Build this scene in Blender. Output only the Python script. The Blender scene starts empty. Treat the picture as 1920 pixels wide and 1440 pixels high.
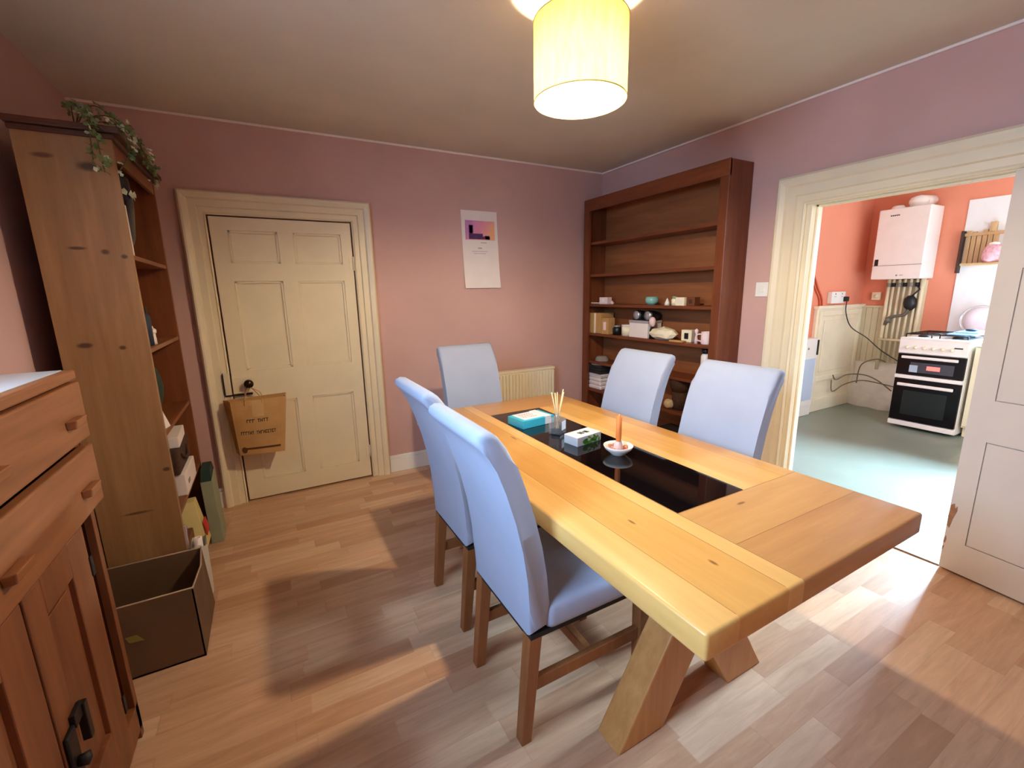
import bpy, bmesh, math, random
from mathutils import Vector, Matrix, Euler
random.seed(7)
S = bpy.context.scene
COL = S.collection
PI = math.pi

# ------------------------------------------------------------------ camera
def camera():
    a, b, c = -0.5, 0.204, -0.019
    ca, sa, cb, sb, cc, sc = math.cos(a), math.sin(a), math.cos(b), math.sin(b), math.cos(c), math.sin(c)
    Ry = Matrix(((ca, 0, sa), (0, 1, 0), (-sa, 0, ca)))
    Rx = Matrix(((1, 0, 0), (0, cb, -sb), (0, sb, cb)))
    Rz = Matrix(((cc, -sc, 0), (sc, cc, 0), (0, 0, 1)))
    M = Rz @ Rx @ Ry
    # world X = M col 0, world Y = M col 2, world Z = -M col 1 (in camera x right, y down, z forward)
    rows = [Vector((M[i][0], M[i][2], -M[i][1])) for i in range(3)]
    right, down, fwd = rows
    W = Matrix.Identity(4)
    for i in range(3):
        W[i][0] = right[i]; W[i][1] = -down[i]; W[i][2] = -fwd[i]
    W[2][3] = 1.45
    cd = bpy.data.cameras.new('camera')
    cd.sensor_fit = 'HORIZONTAL'; cd.sensor_width = 36.0
    cd.lens = 36.0 * 830.356 / 1920.0
    cd.clip_start = 0.02
    co = bpy.data.objects.new('camera', cd)
    co.matrix_world = W
    COL.objects.link(co)
    S.camera = co
camera()

# ------------------------------------------------------------------ world, lights, exposure
w = bpy.data.worlds.new('world'); S.world = w; w.use_nodes = True
bgn = w.node_tree.nodes['Background']
bgn.inputs[0].default_value = (0.62, 0.80, 1.0, 1); bgn.inputs[1].default_value = 1.0
S.view_settings.view_transform = 'Standard'
S.view_settings.look = 'None'
S.view_settings.exposure = 0.43
S.view_settings.gamma = 1.0
S.view_settings.use_curve_mapping = False
S.cycles.use_denoising = True
S.cycles.max_bounces = 10
S.cycles.diffuse_bounces = 6
S.cycles.transparent_max_bounces = 12
S.cycles.sample_clamp_indirect = 6.0
S.cycles.caustics_reflective = False
S.cycles.caustics_refractive = False

def area(name, loc, direction, sx, sy, power, colr):
    d = bpy.data.lights.new(name, 'AREA'); d.shape = 'RECTANGLE'; d.size = sx; d.size_y = sy
    d.energy = power; d.color = colr
    o = bpy.data.objects.new(name, d); COL.objects.link(o)
    o.location = loc
    o.rotation_euler = Vector(direction).to_track_quat('-Z', 'Y').to_euler()
    return o
# daylight outside the dining room's side window, and outside the kitchen's two windows
area('daylight_dining_window', (-1.30, 0.66, 2.10), (1, 0.10, -0.50), 1.4, 1.2, 165, (0.42, 0.66, 1.0))
area('daylight_kitchen_side_window', (4.0, -1.02, 1.6), (0, 1, -0.5), 1.4, 1.2, 62, (0.74, 0.88, 1.0))
area('daylight_kitchen_far_window', (7.50, 0.92, 2.40), (-1, 0.0, -0.40), 1.2, 0.7, 520, (0.52, 0.75, 1.0)).data.spread = 1.6

# ------------------------------------------------------------------ colour + materials
def lin(v):
    v /= 255.0
    return v / 12.92 if v <= 0.04045 else ((v + 0.055) / 1.055) ** 2.4
def C(r, g, b): return (lin(r), lin(g), lin(b), 1.0)

class NT:
    def __init__(s, name):
        s.m = bpy.data.materials.new(name); s.m.use_nodes = True
        s.t = s.m.node_tree; s.b = s.t.nodes['Principled BSDF']
    def n(s, ty, **kw):
        nd = s.t.nodes.new(ty)
        for k, v in kw.items(): setattr(nd, k, v)
        return nd
    def l(s, a, b): s.t.links.new(a, b)
    def obj(s): return s.n('ShaderNodeTexCoord').outputs['Object']
    def mapping(s, scale, loc=(0, 0, 0)):
        m = s.n('ShaderNodeMapping'); m.inputs['Scale'].default_value = scale; m.inputs['Location'].default_value = loc
        s.l(s.obj(), m.inputs['Vector']); return m.outputs[0]
    def noise(s, vec, scale, detail=4, rough=0.55, dist=0.0):
        nd = s.n('ShaderNodeTexNoise'); nd.inputs['Scale'].default_value = scale
        nd.inputs['Detail'].default_value = detail; nd.inputs['Roughness'].default_value = rough
        nd.inputs['Distortion'].default_value = dist
        if vec is not None: s.l(vec, nd.inputs['Vector'])
        return nd.outputs['Fac']
    def ramp(s, fac, stops):
        r = s.n('ShaderNodeValToRGB'); el = r.color_ramp.elements
        while len(el) < len(stops): el.new(0.5)
        for e, (p, c) in zip(el, stops): e.position = p; e.color = c
        s.l(fac, r.inputs[0]); return r.outputs[0]
    def mix(s, fac, a, b, mode='MIX'):
        m = s.n('ShaderNodeMix', data_type='RGBA', blend_type=mode)
        for sock, v in ((m.inputs[0], fac), (m.inputs[6], a), (m.inputs[7], b)):
            if hasattr(v, 'links'): s.l(v, sock)
            else: sock.default_value = v
        return m.outputs[2]
    def math(s, op, a, b=None, c=None):
        m = s.n('ShaderNodeMath', operation=op)
        for i, v in enumerate((a, b, c)):
            if v is None: continue
            if hasattr(v, 'links'): s.l(v, m.inputs[i])
            else: m.inputs[i].default_value = v
        return m.outputs[0]
    def bump(s, h, strength, dist=0.01):
        b = s.n('ShaderNodeBump'); b.inputs['Strength'].default_value = strength; b.inputs['Distance'].default_value = dist
        s.l(h, b.inputs['Height']); s.l(b.outputs[0], s.b.inputs['Normal'])
    def out(s, color=None, rough=0.5, metal=0.0, spec=0.5):
        if color is not None:
            if hasattr(color, 'links'): s.l(color, s.b.inputs['Base Color'])
            else: s.b.inputs['Base Color'].default_value = color
        if hasattr(rough, 'links'): s.l(rough, s.b.inputs['Roughness'])
        else: s.b.inputs['Roughness'].default_value = rough
        s.b.inputs['Metallic'].default_value = metal
        s.b.inputs['Specular IOR Level'].default_value = spec
        return s.m

def plain(name, c, rough=0.5, metal=0.0, var=0.06, scale=12.0, spec=0.5, bump=0.0):
    t = NT(name)
    f = t.noise(t.obj(), scale, 3)
    d = tuple(max(0, v * (1 - var)) for v in c[:3]) + (1,)
    e = tuple(min(1, v * (1 + var)) for v in c[:3]) + (1,)
    cc = t.ramp(f, [(0.3, d), (0.7, e)])
    if bump: t.bump(t.noise(t.obj(), scale * 8, 2), bump, 0.004)
    return t.out(cc, rough, metal, spec)

AX = {'x': 0, 'y': 1, 'z': 2}
def wood(name, c1, c2, axis='z', scale=9.0, rough=0.45, knots=None, spec=0.4, c3=None):
    t = NT(name)
    sc = [1.0, 1.0, 1.0]; sc[AX[axis]] = 0.09
    v = t.mapping(sc)
    f = t.noise(v, scale, 5, 0.6, 0.6)
    g = t.noise(v, scale * 6, 3, 0.6)
    h = t.math('MULTIPLY_ADD', g, 0.35, t.math('MULTIPLY', f, 0.65))
    cc = t.ramp(h, [(0.32, c1), (0.52, c3 or tuple((a + b) / 2 for a, b in zip(c1, c2))), (0.68, c2)])
    if knots:
        sep = t.n('ShaderNodeSeparateXYZ'); t.l(t.obj(), sep.inputs[0])
        for (ka, kb, ra, rb, kc, axes) in knots:
            da = t.math('DIVIDE', t.math('SUBTRACT', sep.outputs[AX[axes[0]]], ka), ra)
            db = t.math('DIVIDE', t.math('SUBTRACT', sep.outputs[AX[axes[1]]], kb), rb)
            r = t.math('SQRT', t.math('ADD', t.math('MULTIPLY', da, da), t.math('MULTIPLY', db, db)))
            r = t.math('MULTIPLY_ADD', t.math('SUBTRACT', f, 0.5), 1.2, r)
            mr = t.n('ShaderNodeMapRange', interpolation_type='SMOOTHSTEP')
            mr.inputs[1].default_value = 0.4; mr.inputs[2].default_value = 1.25
            mr.inputs[3].default_value = 0.85; mr.inputs[4].default_value = 0.0
            t.l(r, mr.inputs[0])
            cc = t.mix(mr.outputs[0], cc, kc)
    t.bump(h, 0.08, 0.003)
    return t.out(cc, rough, 0, spec)

def strip_floor(name, cols, L, H, rough, seam=0.004, spec=0.5):
    t = NT(name)
    sep = t.n('ShaderNodeSeparateXYZ'); t.l(t.obj(), sep.inputs[0])
    yr = t.math('DIVIDE', sep.outputs[1], H)
    row = t.math('FLOOR', yr)
    wn = t.n('ShaderNodeTexWhiteNoise', noise_dimensions='1D'); t.l(row, wn.inputs['W'])
    xx = t.math('MULTIPLY_ADD', wn.outputs['Value'], 7.31, t.math('DIVIDE', sep.outputs[0], L))
    cell = t.math('FLOOR', xx)
    cmb = t.n('ShaderNodeCombineXYZ'); t.l(cell, cmb.inputs[0]); t.l(row, cmb.inputs[1])
    w2 = t.n('ShaderNodeTexWhiteNoise', noise_dimensions='2D'); t.l(cmb.outputs[0], w2.inputs['Vector'])
    n = len(cols)
    base = t.ramp(w2.outputs['Value'], [(i / (n - 1), c) for i, c in enumerate(cols)])
    mp = t.n('ShaderNodeMapping'); mp.inputs['Scale'].default_value = (0.10, 1.0, 1.0); t.l(t.obj(), mp.inputs[0])
    off = t.n('ShaderNodeVectorMath', operation='MULTIPLY_ADD')
    t.l(w2.outputs['Color'], off.inputs[0]); off.inputs[1].default_value = (5, 5, 5); t.l(mp.outputs[0], off.inputs[2])
    g = t.noise(off.outputs[0], 30, 5, 0.65, 0.5)
    gr = t.ramp(g, [(0.3, (0.80, 0.76, 0.72, 1)), (0.7, (1.08, 1.08, 1.08, 1))])
    cc = t.mix(1.0, base, gr, 'MULTIPLY')
    fy = t.math('FRACT', yr); fx = t.math('FRACT', xx)
    ey = t.math('LESS_THAN', fy, seam / H * 0.6); ex = t.math('LESS_THAN', fx, seam / L)
    e = t.math('MULTIPLY', t.math('MAXIMUM', ex, ey), 0.10)
    cc = t.mix(e, cc, C(70, 40, 22))
    return t.out(cc, rough, 0, spec)

M = {}
M['wall'] = plain('mauve_wall_paint', C(206, 168, 158), 0.75, var=0.05, scale=2.2, spec=0.25, bump=0.05)
M['ceil'] = plain('ceiling_paint', C(216, 208, 192), 0.85, var=0.05, scale=1.6, spec=0.2, bump=0.06)
M['orange'] = plain('orange_wall_paint', C(224, 140, 110), 0.75, var=0.04, scale=2, spec=0.25)
M['cream'] = plain('cream_gloss_paint', C(238, 224, 190), 0.38, var=0.03, scale=5)
M['white'] = plain('white_paint', C(240, 238, 230), 0.4, var=0.02, scale=6)
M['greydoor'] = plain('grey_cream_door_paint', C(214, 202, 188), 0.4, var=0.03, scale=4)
M['floor'] = strip_floor('laminate_strips', [C(212, 172, 138), C(200, 156, 120), C(220, 186, 152), C(188, 142, 106), C(208, 168, 134)], 0.46, 0.088, 0.30)
M['kfloor'] = plain('grey_green_vinyl', C(126, 136, 122), 0.32, var=0.06, scale=3)
M['bead'] = plain('ceiling_bead_paint', C(248, 234, 224), 0.5, var=0.03)
M['pine'] = wood('orange_pine', C(112, 66, 38), C(160, 102, 62), 'y', 7, 0.42)
M['pine_v'] = wood('orange_pine_upright', C(98, 54, 30), C(144, 88, 52), 'z', 7, 0.42)
M['pine_x'] = wood('orange_pine_crosswise', C(150, 88, 48), C(206, 140, 88), 'x', 7, 0.42)
KD = C(52, 26, 14)
M['shelfside'] = wood('knotty_pine_side', C(128, 90, 56), C(178, 138, 92), 'z', 5, 0.45, knots=[
    (-0.661, 1.983, 0.035, 0.010, C(90, 52, 40), 'xz'), (-0.535, 1.956, 0.036, 0.020, KD, 'xz'), (-0.615, 1.651, 0.028, 0.007, KD, 'xz'),
    (-0.534, 1.639, 0.014, 0.011, KD, 'xz'), (-0.476, 1.622, 0.012, 0.010, KD, 'xz'), (-0.653, 1.271, 0.026, 0.011, KD, 'xz'),
    (-0.538, 1.254, 0.013, 0.010, KD, 'xz'), (-0.470, 0.70, 0.014, 0.010, KD, 'xz'), (-0.60, 0.52, 0.06, 0.008, C(80, 44, 22), 'xz')])
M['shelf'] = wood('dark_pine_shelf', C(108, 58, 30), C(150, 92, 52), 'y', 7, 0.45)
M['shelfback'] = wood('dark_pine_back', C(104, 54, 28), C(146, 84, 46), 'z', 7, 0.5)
M['mahog'] = wood('dark_stained_wood', C(94, 47, 26), C(136, 74, 42), 'z', 7, 0.38)
M['mahog_y'] = wood('dark_stained_wood_crosswise', C(94, 47, 26), C(136, 74, 42), 'y', 7, 0.38)
M['mahogback'] = wood('brown_back_boards', C(126, 74, 44), C(168, 108, 66), 'y', 5, 0.45)
OK = [(C(208, 152, 76), C(228, 176, 98)), (C(198, 140, 68), C(222, 166, 90)), (C(218, 166, 90), C(238, 192, 118))]
M['oakA'] = wood('oak_plank_mid', *OK[0], 'y', 7, 0.30, knots=[(-0.268, -0.825, .006, .016, C(120, 76, 36), 'xy'), (-.300, -.57, .005, .018, C(130, 84, 40), 'xy'), (-.22, .30, .006, .03, C(150, 100, 50), 'xy')])
M['oakB'] = wood('oak_plank_deep', *OK[1], 'y', 8, 0.30)
M['oakC'] = wood('oak_plank_pale', *OK[2], 'y', 6, 0.30)
M['oakX'] = wood('oak_plank_crosswise', C(190, 138, 76), C(216, 164, 98), 'x', 7, 0.30, knots=[(.085, -.66, .020, .006, C(120, 76, 38), 'xy')])
M['oakX2'] = wood('oak_plank_crosswise_brown', C(178, 124, 68), C(206, 152, 90), 'x', 6, 0.30)
M['oakleg'] = wood('oak_leg', C(176, 118, 62), C(208, 154, 92), 'z', 7, 0.4)
M['chairleg'] = wood('brown_chair_leg', C(132, 80, 44), C(172, 114, 66), 'z', 8, 0.4)
M['fabric'] = plain('pale_blue_grey_fabric', C(172, 182, 202), 0.85, var=0.03, scale=6, spec=0.15, bump=0.12)
M['darkgap'] = plain('dark_webbing', C(34, 30, 30), 0.8)
def glossy(name, c, rough=0.06, spec=0.6):
    t = NT(name); return t.out(c, rough, 0, spec)
M['ovenglass'] = glossy('black_oven_glass', C(8, 8, 10), 0.12, 0.2)
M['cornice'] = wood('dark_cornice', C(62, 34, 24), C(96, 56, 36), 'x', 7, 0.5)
M['blackglass'] = glossy('black_glass', C(8, 8, 10), 0.04, 0.6)
M['black'] = plain('black_plastic', C(18, 18, 20), 0.4)
M['iron'] = plain('black_iron', C(26, 20, 18), 0.5, 0.3)
M['brass'] = plain('aged_brass', C(60, 40, 24), 0.35, 0.7)
M['kraft'] = plain('kraft_paper', C(196, 150, 92), 0.8, var=0.10, scale=9, bump=0.2)
M['kraftink'] = plain('dark_brown_ink', C(52, 28, 14), 0.8)
M['card'] = plain('brown_cardboard', C(104, 78, 54), 0.85, var=0.10, scale=6, bump=0.1)
M['cardlight'] = plain('cut_cardboard_edge', C(176, 150, 124), 0.85)
M['paper'] = plain('white_paper', C(238, 226, 218), 0.8, var=0.02)
M['rad'] = plain('radiator_enamel', C(240, 228, 196), 0.35, var=0.02)
M['steelwhite'] = plain('white_enamel', C(242, 236, 226), 0.28, var=0.02)
M['boilerw'] = plain('boiler_white', C(244, 236, 226), 0.35, var=0.02)
M['pipe'] = plain('cream_painted_pipe', C(232, 218, 182), 0.4, var=0.05)
M['chrome'] = plain('brushed_steel', C(215, 212, 208), 0.3, 0.6)
M['tanwood'] = wood('tan_wood', C(186, 146, 98), C(214, 178, 130), 'z', 8, 0.5)
M['cable'] = plain('dark_cable', C(46, 44, 42), 0.5)
M['leaf'] = plain('ivy_leaf_green', C(86, 108, 58), 0.5, var=0.35, scale=30)
M['leafpale'] = plain('ivy_leaf_pale', C(196, 200, 168), 0.5, var=0.2, scale=30)
M['stem'] = plain('ivy_stem', C(96, 84, 46), 0.7)
M['pot'] = glossy('dark_glazed_pot', C(16, 20, 26), 0.15)
M['plaster'] = plain('lumpy_whitewash', C(226, 218, 202), 0.8, var=0.08, scale=9, bump=0.4)
M['candle'] = plain('orange_candle_wax', C(244, 138, 62), 0.5)
M['china'] = plain('white_china', C(238, 232, 224), 0.2)
M['pinkwax'] = plain('pale_pink_ceramic', C(238, 204, 196), 0.4)
M['rose'] = plain('salmon_pebbles', C(214, 136, 104), 0.6, var=0.3, scale=60)
M['tealcard'] = plain('turquoise_card', C(60, 190, 214), 0.45, var=0.04)
M['whitecard'] = plain('white_card', C(232, 238, 240), 0.5, var=0.03)
M['green'] = plain('printed_leaf_green', C(96, 180, 60), 0.5, var=0.3, scale=60)
M['reed'] = plain('pale_reed', C(236, 210, 160), 0.6)
M['ink'] = plain('dark_ink', C(40, 40, 44), 0.6)
M['teal'] = plain('pale_teal_glaze', C(128, 186, 176), 0.25)
M['creamcard'] = plain('cream_card', C(246, 234, 200), 0.6)
M['browncard'] = plain('brown_leather_card', C(110, 62, 28), 0.5)
M['pinkcard'] = plain('pale_pink_card', C(240, 216, 214), 0.6)
M['greyfab'] = plain('grey_felt', C(150, 138, 126), 0.9, bump=0.2)
M['darkfab'] = plain('black_cloth', C(36, 30, 30), 0.9, bump=0.2)
M['silver'] = plain('silver_lens', C(190, 190, 196), 0.2, 0.5)
M['greencloth'] = plain('dark_green_cloth', C(26, 50, 44), 0.85)
M['sage'] = plain('sage_carton', C(150, 156, 128), 0.7)
M['red'] = plain('red_print', C(190, 36, 30), 0.6)
M['yellowcard'] = plain('pale_yellow_carton', C(214, 196, 128), 0.7)
M['navy'] = plain('navy_spine', C(38, 52, 72), 0.6)
M['lilac'] = plain('pale_lilac_card', C(214, 200, 214), 0.6)
M['wicker'] = plain('dark_wicker', C(70, 44, 30), 0.8, var=0.4, scale=80, bump=0.5)
M['bluepane'] = glossy('pale_blue_panel', C(196, 214, 236), 0.2)
M['skyblue'] = plain('sky_blue_plastic', C(150, 196, 232), 0.35)
M['plushpink'] = plain('pink_patterned_glaze', C(224, 166, 170), 0.5, var=0.3, scale=40)
M['barewood'] = plain('bare_chipped_wood', C(158, 112, 78), 0.8, var=0.2, scale=40)
M['splash'] = plain('white_wall_panel', C(240, 240, 236), 0.25, var=0.02)
M['dresswhite'] = plain('white_top_layer', C(196, 196, 194), 0.3, var=0.02)

def shade_mat():
    t = NT('cream_lampshade_fabric')
    nt = t.t; nt.nodes.remove(t.b)
    o = nt.nodes['Material Output']
    wv = t.noise(t.mapping((1, 1, 0.2)), 60, 2)
    cc = t.ramp(wv, [(0.3, C(228, 186, 84)), (0.7, C(238, 200, 98))])
    d = t.n('ShaderNodeBsdfDiffuse'); tr = t.n('ShaderNodeBsdfTranslucent')
    t.l(cc, d.inputs[0]); t.l(cc, tr.inputs[0])
    mx = t.n('ShaderNodeMixShader'); mx.inputs[0].default_value = 0.22
    t.l(d.outputs[0], mx.inputs[1]); t.l(tr.outputs[0], mx.inputs[2]); t.l(mx.outputs[0], o.inputs[0])
    return t.m
M['shade'] = shade_mat()
def emit(name, c, s):
    t = NT(name); t.b.inputs['Base Color'].default_value = c
    t.b.inputs['Emission Color'].default_value = c; t.b.inputs['Emission Strength'].default_value = s
    return t.m
M['bulb'] = emit('lit_bulb', (1.0, 0.86, 0.62, 1), 14)
M['reddigits'] = emit('red_digits', (1.0, 0.12, 0.10, 1), 1.5)
def pane_mat():
    t = NT('window_glass'); nt = t.t; nt.nodes.remove(t.b); o = nt.nodes['Material Output']
    a = t.n('ShaderNodeBsdfTransparent'); g = t.n('ShaderNodeBsdfGlossy'); g.inputs['Roughness'].default_value = 0.02
    mx = t.n('ShaderNodeMixShader'); mx.inputs[0].default_value = 0.06
    t.l(a.outputs[0], mx.inputs[1]); t.l(g.outputs[0], mx.inputs[2]); t.l(mx.outputs[0], o.inputs[0])
    return t.m
M['pane'] = pane_mat()
def bottle_glass():
    t = NT('clear_bottle_glass')
    nt = t.t; nt.nodes.remove(t.b); o = nt.nodes['Material Output']
    a = t.n('ShaderNodeBsdfTransparent'); g = t.n('ShaderNodeBsdfGlossy'); g.inputs['Roughness'].default_value = 0.05
    d = t.n('ShaderNodeBsdfDiffuse'); d.inputs[0].default_value = C(240, 240, 240)
    m1 = t.n('ShaderNodeMixShader'); m1.inputs[0].default_value = 0.45
    m2 = t.n('ShaderNodeMixShader'); m2.inputs[0].default_value = 0.22
    t.l(g.outputs[0], m1.inputs[1]); t.l(d.outputs[0], m1.inputs[2])
    t.l(a.outputs[0], m2.inputs[1]); t.l(m1.outputs[0], m2.inputs[2]); t.l(m2.outputs[0], o.inputs[0])
    return t.m
M['clear'] = bottle_glass()

# ------------------------------------------------------------------ mesh helpers
def b_(): return bmesh.new()
def bevel(bm, geom_edges, off, seg=2):
    if off > 0 and geom_edges:
        bmesh.ops.bevel(bm, geom=geom_edges, offset=off, segments=seg, affect='EDGES', profile=0.5, clamp_overlap=True)
def hexa(bm, pts, bev=0.0, mi=0, seg=2):
    """eight points: bottom ring of four, then top ring of four"""
    v = [bm.verts.new(p) for p in pts]
    fs = [bm.faces.new([v[i] for i in q]) for q in ((3, 2, 1, 0), (4, 5, 6, 7), (0, 1, 5, 4), (1, 2, 6, 5), (2, 3, 7, 6), (3, 0, 4, 7))]
    for f in fs: f.material_index = mi
    if bev: bevel(bm, list({e for f in fs for e in f.edges}), bev, seg)
    return fs
def box(bm, x0, x1, y0, y1, z0, z1, bev=0.0, mi=0, seg=2):
    return hexa(bm, [(x0, y0, z0), (x1, y0, z0), (x1, y1, z0), (x0, y1, z0), (x0, y0, z1), (x1, y0, z1), (x1, y1, z1), (x0, y1, z1)], bev, mi, seg)
def rbox(bm, cx, cy, sx, sy, z0, z1, rot, bev=0.0, mi=0):
    c, s = math.cos(rot), math.sin(rot)
    p = []
    for z in (z0, z1):
        for dx, dy in ((-1, -1), (1, -1), (1, 1), (-1, 1)):
            x, y = dx * sx / 2, dy * sy / 2
            p.append((cx + x * c - y * s, cy + x * s + y * c, z))
    return hexa(bm, p, bev, mi)
def lathe(bm, cx, cy, prof, seg=24, mi=0, axis='z'):
    rings = []
    for r, h in prof:
        ring = []
        for i in range(seg):
            a = 2 * PI * i / seg
            u, v = r * math.cos(a), r * math.sin(a)
            if axis == 'z': p = (cx + u, cy + v, h)
            elif axis == 'y': p = (cx + u, h, cy + v)       # cx = x, cy = z
            else: p = (h, cx + u, cy + v)                   # cx = y, cy = z
            ring.append(bm.verts.new(p))
        rings.append(ring)
    for a, b in zip(rings, rings[1:]):
        for i in range(seg):
            f = bm.faces.new((a[i], a[(i + 1) % seg], b[(i + 1) % seg], b[i])); f.material_index = mi; f.smooth = True
    for ring in (rings[0], rings[-1]):
        if (ring[0].co - ring[seg // 2].co).length > 1e-5:
            f = bm.faces.new(ring); f.material_index = mi
def tube(bm, pts, r, seg=8, mi=0, closed=False):
    pts = [Vector(p) for p in pts]; n = len(pts); rings = []
    up = Vector((0, 0, 1))
    for i, p in enumerate(pts):
        if closed: d = pts[(i + 1) % n] - pts[i - 1]
        else: d = pts[min(i + 1, n - 1)] - pts[max(i - 1, 0)]
        d.normalize()
        a = up if abs(d.z) < 0.95 else Vector((1, 0, 0))
        u = d.cross(a).normalized(); v = d.cross(u).normalized()
        rr = r[i] if isinstance(r, (list, tuple)) else r
        rings.append([bm.verts.new(p + (u * math.cos(2 * PI * k / seg) + v * math.sin(2 * PI * k / seg)) * rr) for k in range(seg)])
    m = n if closed else n - 1
    for i in range(m):
        a, b = rings[i], rings[(i + 1) % n]
        for k in range(seg):
            f = bm.faces.new((a[k], a[(k + 1) % seg], b[(k + 1) % seg], b[k])); f.smooth = True; f.material_index = mi
    if not closed:
        for ring in (rings[0], rings[-1]):
            f = bm.faces.new(ring); f.material_index = mi
def spline(pts, n=8):
    P = [Vector(p) for p in pts]; out = []
    for i in range(len(P) - 1):
        p0, p1, p2, p3 = P[max(i - 1, 0)], P[i], P[i + 1], P[min(i + 2, len(P) - 1)]
        for k in range(n):
            t = k / n
            out.append(0.5 * ((2 * p1) + (p2 - p0) * t + (2 * p0 - 5 * p1 + 4 * p2 - p3) * t * t + (3 * p1 - p0 - 3 * p2 + p3) * t ** 3))
    out.append(P[-1]); return out
def prism(bm, poly, y0, y1, bev=0.0, seg=2, mi=0, plane='xz'):
    """extrude a 2-D polygon; plane xz -> along y, yz -> along x, xy -> along z"""
    def pt(u, v, w):
        return {'xz': (u, w, v), 'yz': (w, u, v), 'xy': (u, v, w)}[plane]
    a = [bm.verts.new(pt(u, v, y0)) for u, v in poly]; b = [bm.verts.new(pt(u, v, y1)) for u, v in poly]
    n = len(poly)
    fa = bm.faces.new(a); fb = bm.faces.new(b[::-1])
    fs = [fa, fb] + [bm.faces.new((a[i], b[i], b[(i + 1) % n], a[(i + 1) % n])) for i in range(n)]
    for f in fs: f.material_index = mi
    if bev: bevel(bm, list(fa.edges) + list(fb.edges), bev, seg)
    return fs
def blob(bm, c, r, seed=0, amp=0.12, sub=2, mi=0, freq=3.0):
    rs = random.Random(seed)
    ph = [rs.uniform(0, 6) for _ in range(6)]
    v0 = len(bm.verts)
    res = bmesh.ops.create_icosphere(bm, subdivisions=sub, radius=1.0)
    for v in res['verts']:
        n = v.co.copy()
        k = 1 + amp * (math.sin(freq * n.x + ph[0]) * math.sin(freq * n.y + ph[1]) + 0.6 * math.sin(2 * freq * n.z + ph[2]) * math.sin(2 * freq * n.x + ph[3]))
        v.co = Vector((c[0] + n.x * r[0] * k, c[1] + n.y * r[1] * k, c[2] + n.z * r[2] * k))
        for f in v.link_faces: f.smooth = True; f.material_index = mi

def world_loc(p):
    v = Vector((0, 0, 0))
    while p is not None: v = v + p.location; p = p.parent
    return v
def obj(name, bm, mats, parent=None, smooth=None, local=False, loc=None):
    bmesh.ops.recalc_face_normals(bm, faces=bm.faces)
    base = Vector((0, 0, 0))
    if not local:
        if parent is not None: base = world_loc(parent)
        elif loc is not None: base = Vector(loc)
        if base.length: bmesh.ops.translate(bm, verts=bm.verts, vec=-base)
    me = bpy.data.meshes.new(name); bm.to_mesh(me); bm.free()
    for m in (mats if isinstance(mats, (list, tuple)) else [mats]): me.materials.append(m)
    if smooth is not None:
        me.shade_smooth() if hasattr(me, 'shade_smooth') else None
        me.set_sharp_from_angle(angle=math.radians(smooth))
    o = bpy.data.objects.new(name, me); COL.objects.link(o)
    if parent is not None: o.parent = parent
    elif loc is not None: o.location = loc
    return o
def tag(o, label, cat, group=None):
    o['label'] = label; o['category'] = cat
    if group: o['group'] = group
    return o
def thing(name, label, cat, loc=(0, 0, 0), rz=0.0, group=None):
    o = bpy.data.objects.new(name, None); o.empty_display_size = 0.05
    COL.objects.link(o); o.location = loc; o.rotation_euler = (0, 0, rz)
    return tag(o, label, cat, group)
def struct(name, bm, m, parent=None, smooth=None, loc=None):
    o = obj(name, bm, m, parent, smooth, loc=loc)
    if parent is None: o['kind'] = 'structure'
    return o

# ------------------------------------------------------------------ the room
XL, XR, YB, YF, ZC = -0.83, 2.963, 3.545, -1.2, 2.545
KX, KY, KF = 6.44, 2.785, -0.85          # kitchen far wall, back wall, side wall
DY0, DY1, DZ = 0.757, 1.60, 1.935        # doorway in the right wall
T = 0.11
bm = b_(); box(bm, XL - .15, XR + 0.02, YF - .15, YB + .2, -0.08, 0.0); struct('floor', bm, M['floor'])
bm = b_(); box(bm, XR + 0.02, KX + .15, KF - .15, KY + .15, -0.08, -0.002); struct('floor_kitchen', bm, M['kfloor'])
bm = b_(); box(bm, XL - .15, XR + T, YF - .15, YB + .2, ZC, ZC + .08); struct('ceiling', bm, M['ceil'])
bm = b_(); box(bm, XR + T, KX + .15, KF - .15, KY + .15, ZC, ZC + .08); struct('ceiling_kitchen', bm, M['white'])
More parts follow.
